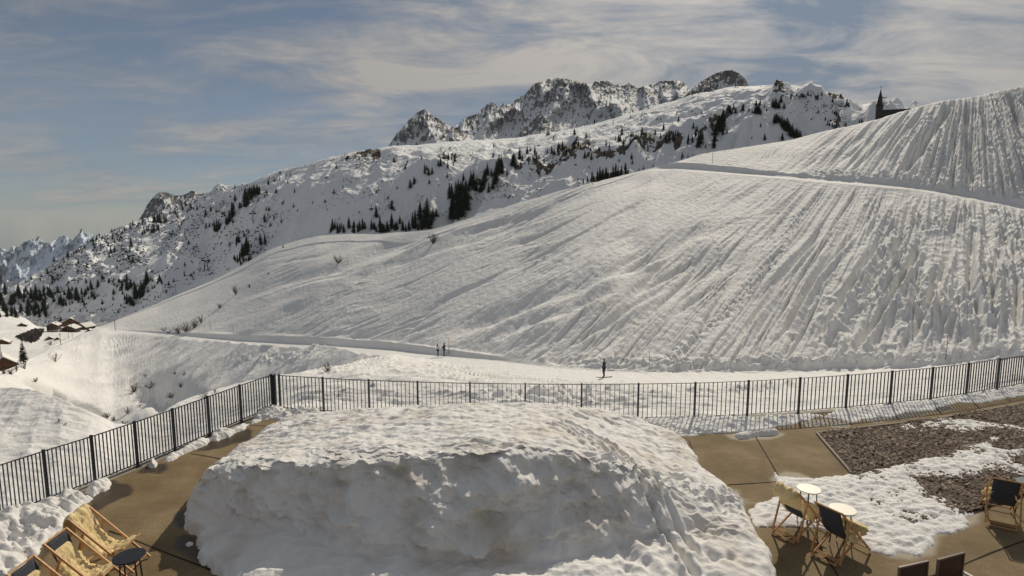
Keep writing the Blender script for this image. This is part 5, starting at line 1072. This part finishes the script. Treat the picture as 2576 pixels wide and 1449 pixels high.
for s in (-1, 1):
    m_ = MB(); m_.box(-.05, .05, -.05, .05, -.34, 0); m_.bar((0, 0, -.01), (0, 0, .05), .02, .02)
    o = m_.build('hand_bag', lens_m); o.location = p+Vector((s*.265*hs/1.75*math.cos(math.radians(62)), s*.265*hs/1.75*math.sin(math.radians(62)), .05+.86*hs/1.75)); tag(o, 'small dark bag hanging from the %s hand of the snowboarding person' % ('left' if s < 0 else 'right'), 'bag')
p, nr, ob = hit(1117.5, 896); hs = 34/pxm(p)
person(p, math.radians(78), hs, 'person in a long dark hooded coat and blue jeans', c_dark, c_jean, stand_pose(((-.19, 0, 1.40), (-.24, .05, 1.15), (-.16, .27, 1.15)), ((.19, 0, 1.40), (.24, .05, 1.15), (.16, .27, 1.15))), coat=True, hood=True)
p, nr, ob = hit(1101.5, 897); hs = 33/pxm(p)
person(p, math.radians(-75), hs, 'person with long dark hair and a light patterned top', c_white, c_dark, stand_pose(((-.18, 0, 1.39), (-.22, .03, 1.14), (-.10, .24, 1.28)), ((.18, 0, 1.39), (.22, .03, 1.14), (.10, .25, 1.30))), hair_long=True)
# ------------------------------------------------------------------ thin mountain haze
hz = bpy.data.materials.new('haze_air'); hz.use_nodes = True; hn = hz.node_tree.nodes; hn.clear()
pv = hn.new('ShaderNodeVolumePrincipled'); pv.inputs['Color'].default_value = (.80, .88, 1, 1); pv.inputs['Density'].default_value = 3e-5; pv.inputs['Anisotropy'].default_value = 0
ho = hn.new('ShaderNodeOutputMaterial'); hz.node_tree.links.new(pv.outputs[0], ho.inputs['Volume'])
mb = MB(); mb.box(-13000, 9000, -60, 12500, -4200, 2200); o = mb.build('haze', hz); tag(o, 'thin blue mountain air', 'haze', kind='stuff')
# ------------------------------------------------------------------ sky, sun, camera
SUN_EL, SUN_AZ = math.radians(39), math.radians(24)      # azimuth measured from +Y towards +X
w = bpy.data.worlds.new('World'); C_ = bpy.context.scene; C_.world = w; w.use_nodes = True
t = w.node_tree; n = t.nodes; l = t.links; n.clear()
def wn(typ, **k):
    x = n.new(typ)
    for a, b in k.items(): setattr(x, a, b)
    return x
def wmath(op, a, b=0.0, c=0.0, cl=False):
    x = wn('ShaderNodeMath', operation=op); x.use_clamp = cl
    for i, q in enumerate((a, b, c)):
        if hasattr(q, 'node'): l.new(q, x.inputs[i])
        else: x.inputs[i].default_value = q
    return x.outputs[0]
sky = wn('ShaderNodeTexSky', sky_type='NISHITA'); sky.sun_disc = False
sky.sun_elevation = SUN_EL; sky.sun_rotation = SUN_AZ; sky.altitude = 2500; sky.air_density = 1.0; sky.dust_density = .05; sky.ozone_density = 1.5
tc = wn('ShaderNodeTexCoord'); sep = wn('ShaderNodeSeparateXYZ'); l.new(tc.outputs['Generated'], sep.inputs[0])
zz = wmath('ADD', wmath('MAXIMUM', sep.outputs[2], 0.0), .16)
px = wmath('DIVIDE', sep.outputs[0], zz); py = wmath('DIVIDE', sep.outputs[1], zz)
cb = wn('ShaderNodeCombineXYZ'); l.new(px, cb.inputs[0]); l.new(py, cb.inputs[1])
def wnoise(rot, scl, scale, det, rough, dist, off=(0, 0, 0)):
    mp = wn('ShaderNodeMapping'); mp.inputs['Rotation'].default_value = (0, 0, math.radians(rot)); mp.inputs['Scale'].default_value = scl; mp.inputs['Location'].default_value = off
    l.new(cb.outputs[0], mp.inputs[0])
    x = wn('ShaderNodeTexNoise'); x.inputs['Scale'].default_value = scale; x.inputs['Detail'].default_value = det
    x.inputs['Roughness'].default_value = rough; x.inputs['Distortion'].default_value = dist
    l.new(mp.outputs[0], x.inputs['Vector']); return x.outputs['Fac']
n1 = wnoise(-30, (.8, 1.1, 1), .95, 10, .60, .5, (.4, .9, 0))
n2 = wnoise(38, (.9, 1.8, 1), 1.7, 11, .66, .8, (1.3, .2, 0))
n3 = wnoise(0, (1, 1, 1), .35, 3, .5, .2, (3.2, 1.4, 0))
dens = wmath('ADD', wmath('ADD', wmath('MULTIPLY', n1, .62), wmath('MULTIPLY', n2, .26)), wmath('MULTIPLY', n3, .45))
# more cloud towards the sun side, clearer to the left
dens = wmath('ADD', dens, wmath('MULTIPLY', sep.outputs[0], .22))
rmp = wn('ShaderNodeValToRGB'); rmp.color_ramp.elements[0].position = .46; rmp.color_ramp.elements[1].position = .66
l.new(dens, rmp.inputs['Fac'])
cr = wn('ShaderNodeValToRGB'); e = cr.color_ramp.elements
e[0].position = .43; e[0].color = (.13, .17, .225, 1); e[1].position = .58; e[1].color = (.45, .41, .365, 1)
l.new(wmath('ADD', wmath('MULTIPLY', n2, .5), wmath('MULTIPLY', n1, .5)), cr.inputs['Fac'])
tint = wn('ShaderNodeMix', data_type='RGBA', blend_type='MULTIPLY'); tint.inputs[0].default_value = 1; l.new(sky.outputs[0], tint.inputs[6]); tint.inputs[7].default_value = (.82, .86, .86, 1)
bg1 = wn('ShaderNodeBackground'); bg1.inputs['Strength'].default_value = .055; l.new(tint.outputs[2], bg1.inputs['Color'])
bg2 = wn('ShaderNodeBackground'); sdv = (math.cos(SUN_EL)*math.sin(SUN_AZ), math.cos(SUN_EL)*math.cos(SUN_AZ), math.sin(SUN_EL))
dot = wn('ShaderNodeVectorMath', operation='DOT_PRODUCT'); l.new(tc.outputs['Generated'], dot.inputs[0]); dot.inputs[1].default_value = sdv
fwd = wmath('POWER', wmath('MAXIMUM', dot.outputs['Value'], 0.0), 7.0)
l.new(wmath('ADD', wmath('MULTIPLY', fwd, .9), .80), bg2.inputs['Strength']); l.new(cr.outputs['Color'], bg2.inputs['Color'])
mx = wn('ShaderNodeMixShader'); l.new(wmath('ADD', wmath('MULTIPLY', rmp.outputs['Color'], .72), .22), mx.inputs[0]); l.new(bg1.outputs[0], mx.inputs[1]); l.new(bg2.outputs[0], mx.inputs[2])
out = wn('ShaderNodeOutputWorld'); l.new(mx.outputs[0], out.inputs[0])
sl = bpy.data.lights.new('sun', 'SUN'); sl.energy = 3.1; sl.angle = math.radians(.6); sl.color = (1.0, .895, .73)
so = bpy.data.objects.new('sun', sl); C.objects.link(so)
sd = Vector((math.cos(SUN_EL)*math.sin(SUN_AZ), math.cos(SUN_EL)*math.cos(SUN_AZ), math.sin(SUN_EL)))
so.rotation_euler = sd.to_track_quat('Z', 'Y').to_euler(); so.location = (20, 20, 60)
cam = bpy.data.cameras.new('camera'); co_ = bpy.data.objects.new('camera', cam); C.objects.link(co_)
cam.sensor_width = 36; cam.lens = F/2576*36; cam.clip_start = .1; cam.clip_end = 30000
co_.location = (0, 0, HC); co_.rotation_euler = (math.radians(90)-PITCH, 0, 0)
C_.camera = co_
C_.view_settings.view_transform = 'Standard'; C_.view_settings.look = 'None'; C_.view_settings.exposure = .1; C_.view_settings.gamma = 1
C_.cycles.max_bounces = 6; C_.cycles.diffuse_bounces = 3; C_.cycles.use_denoising = True
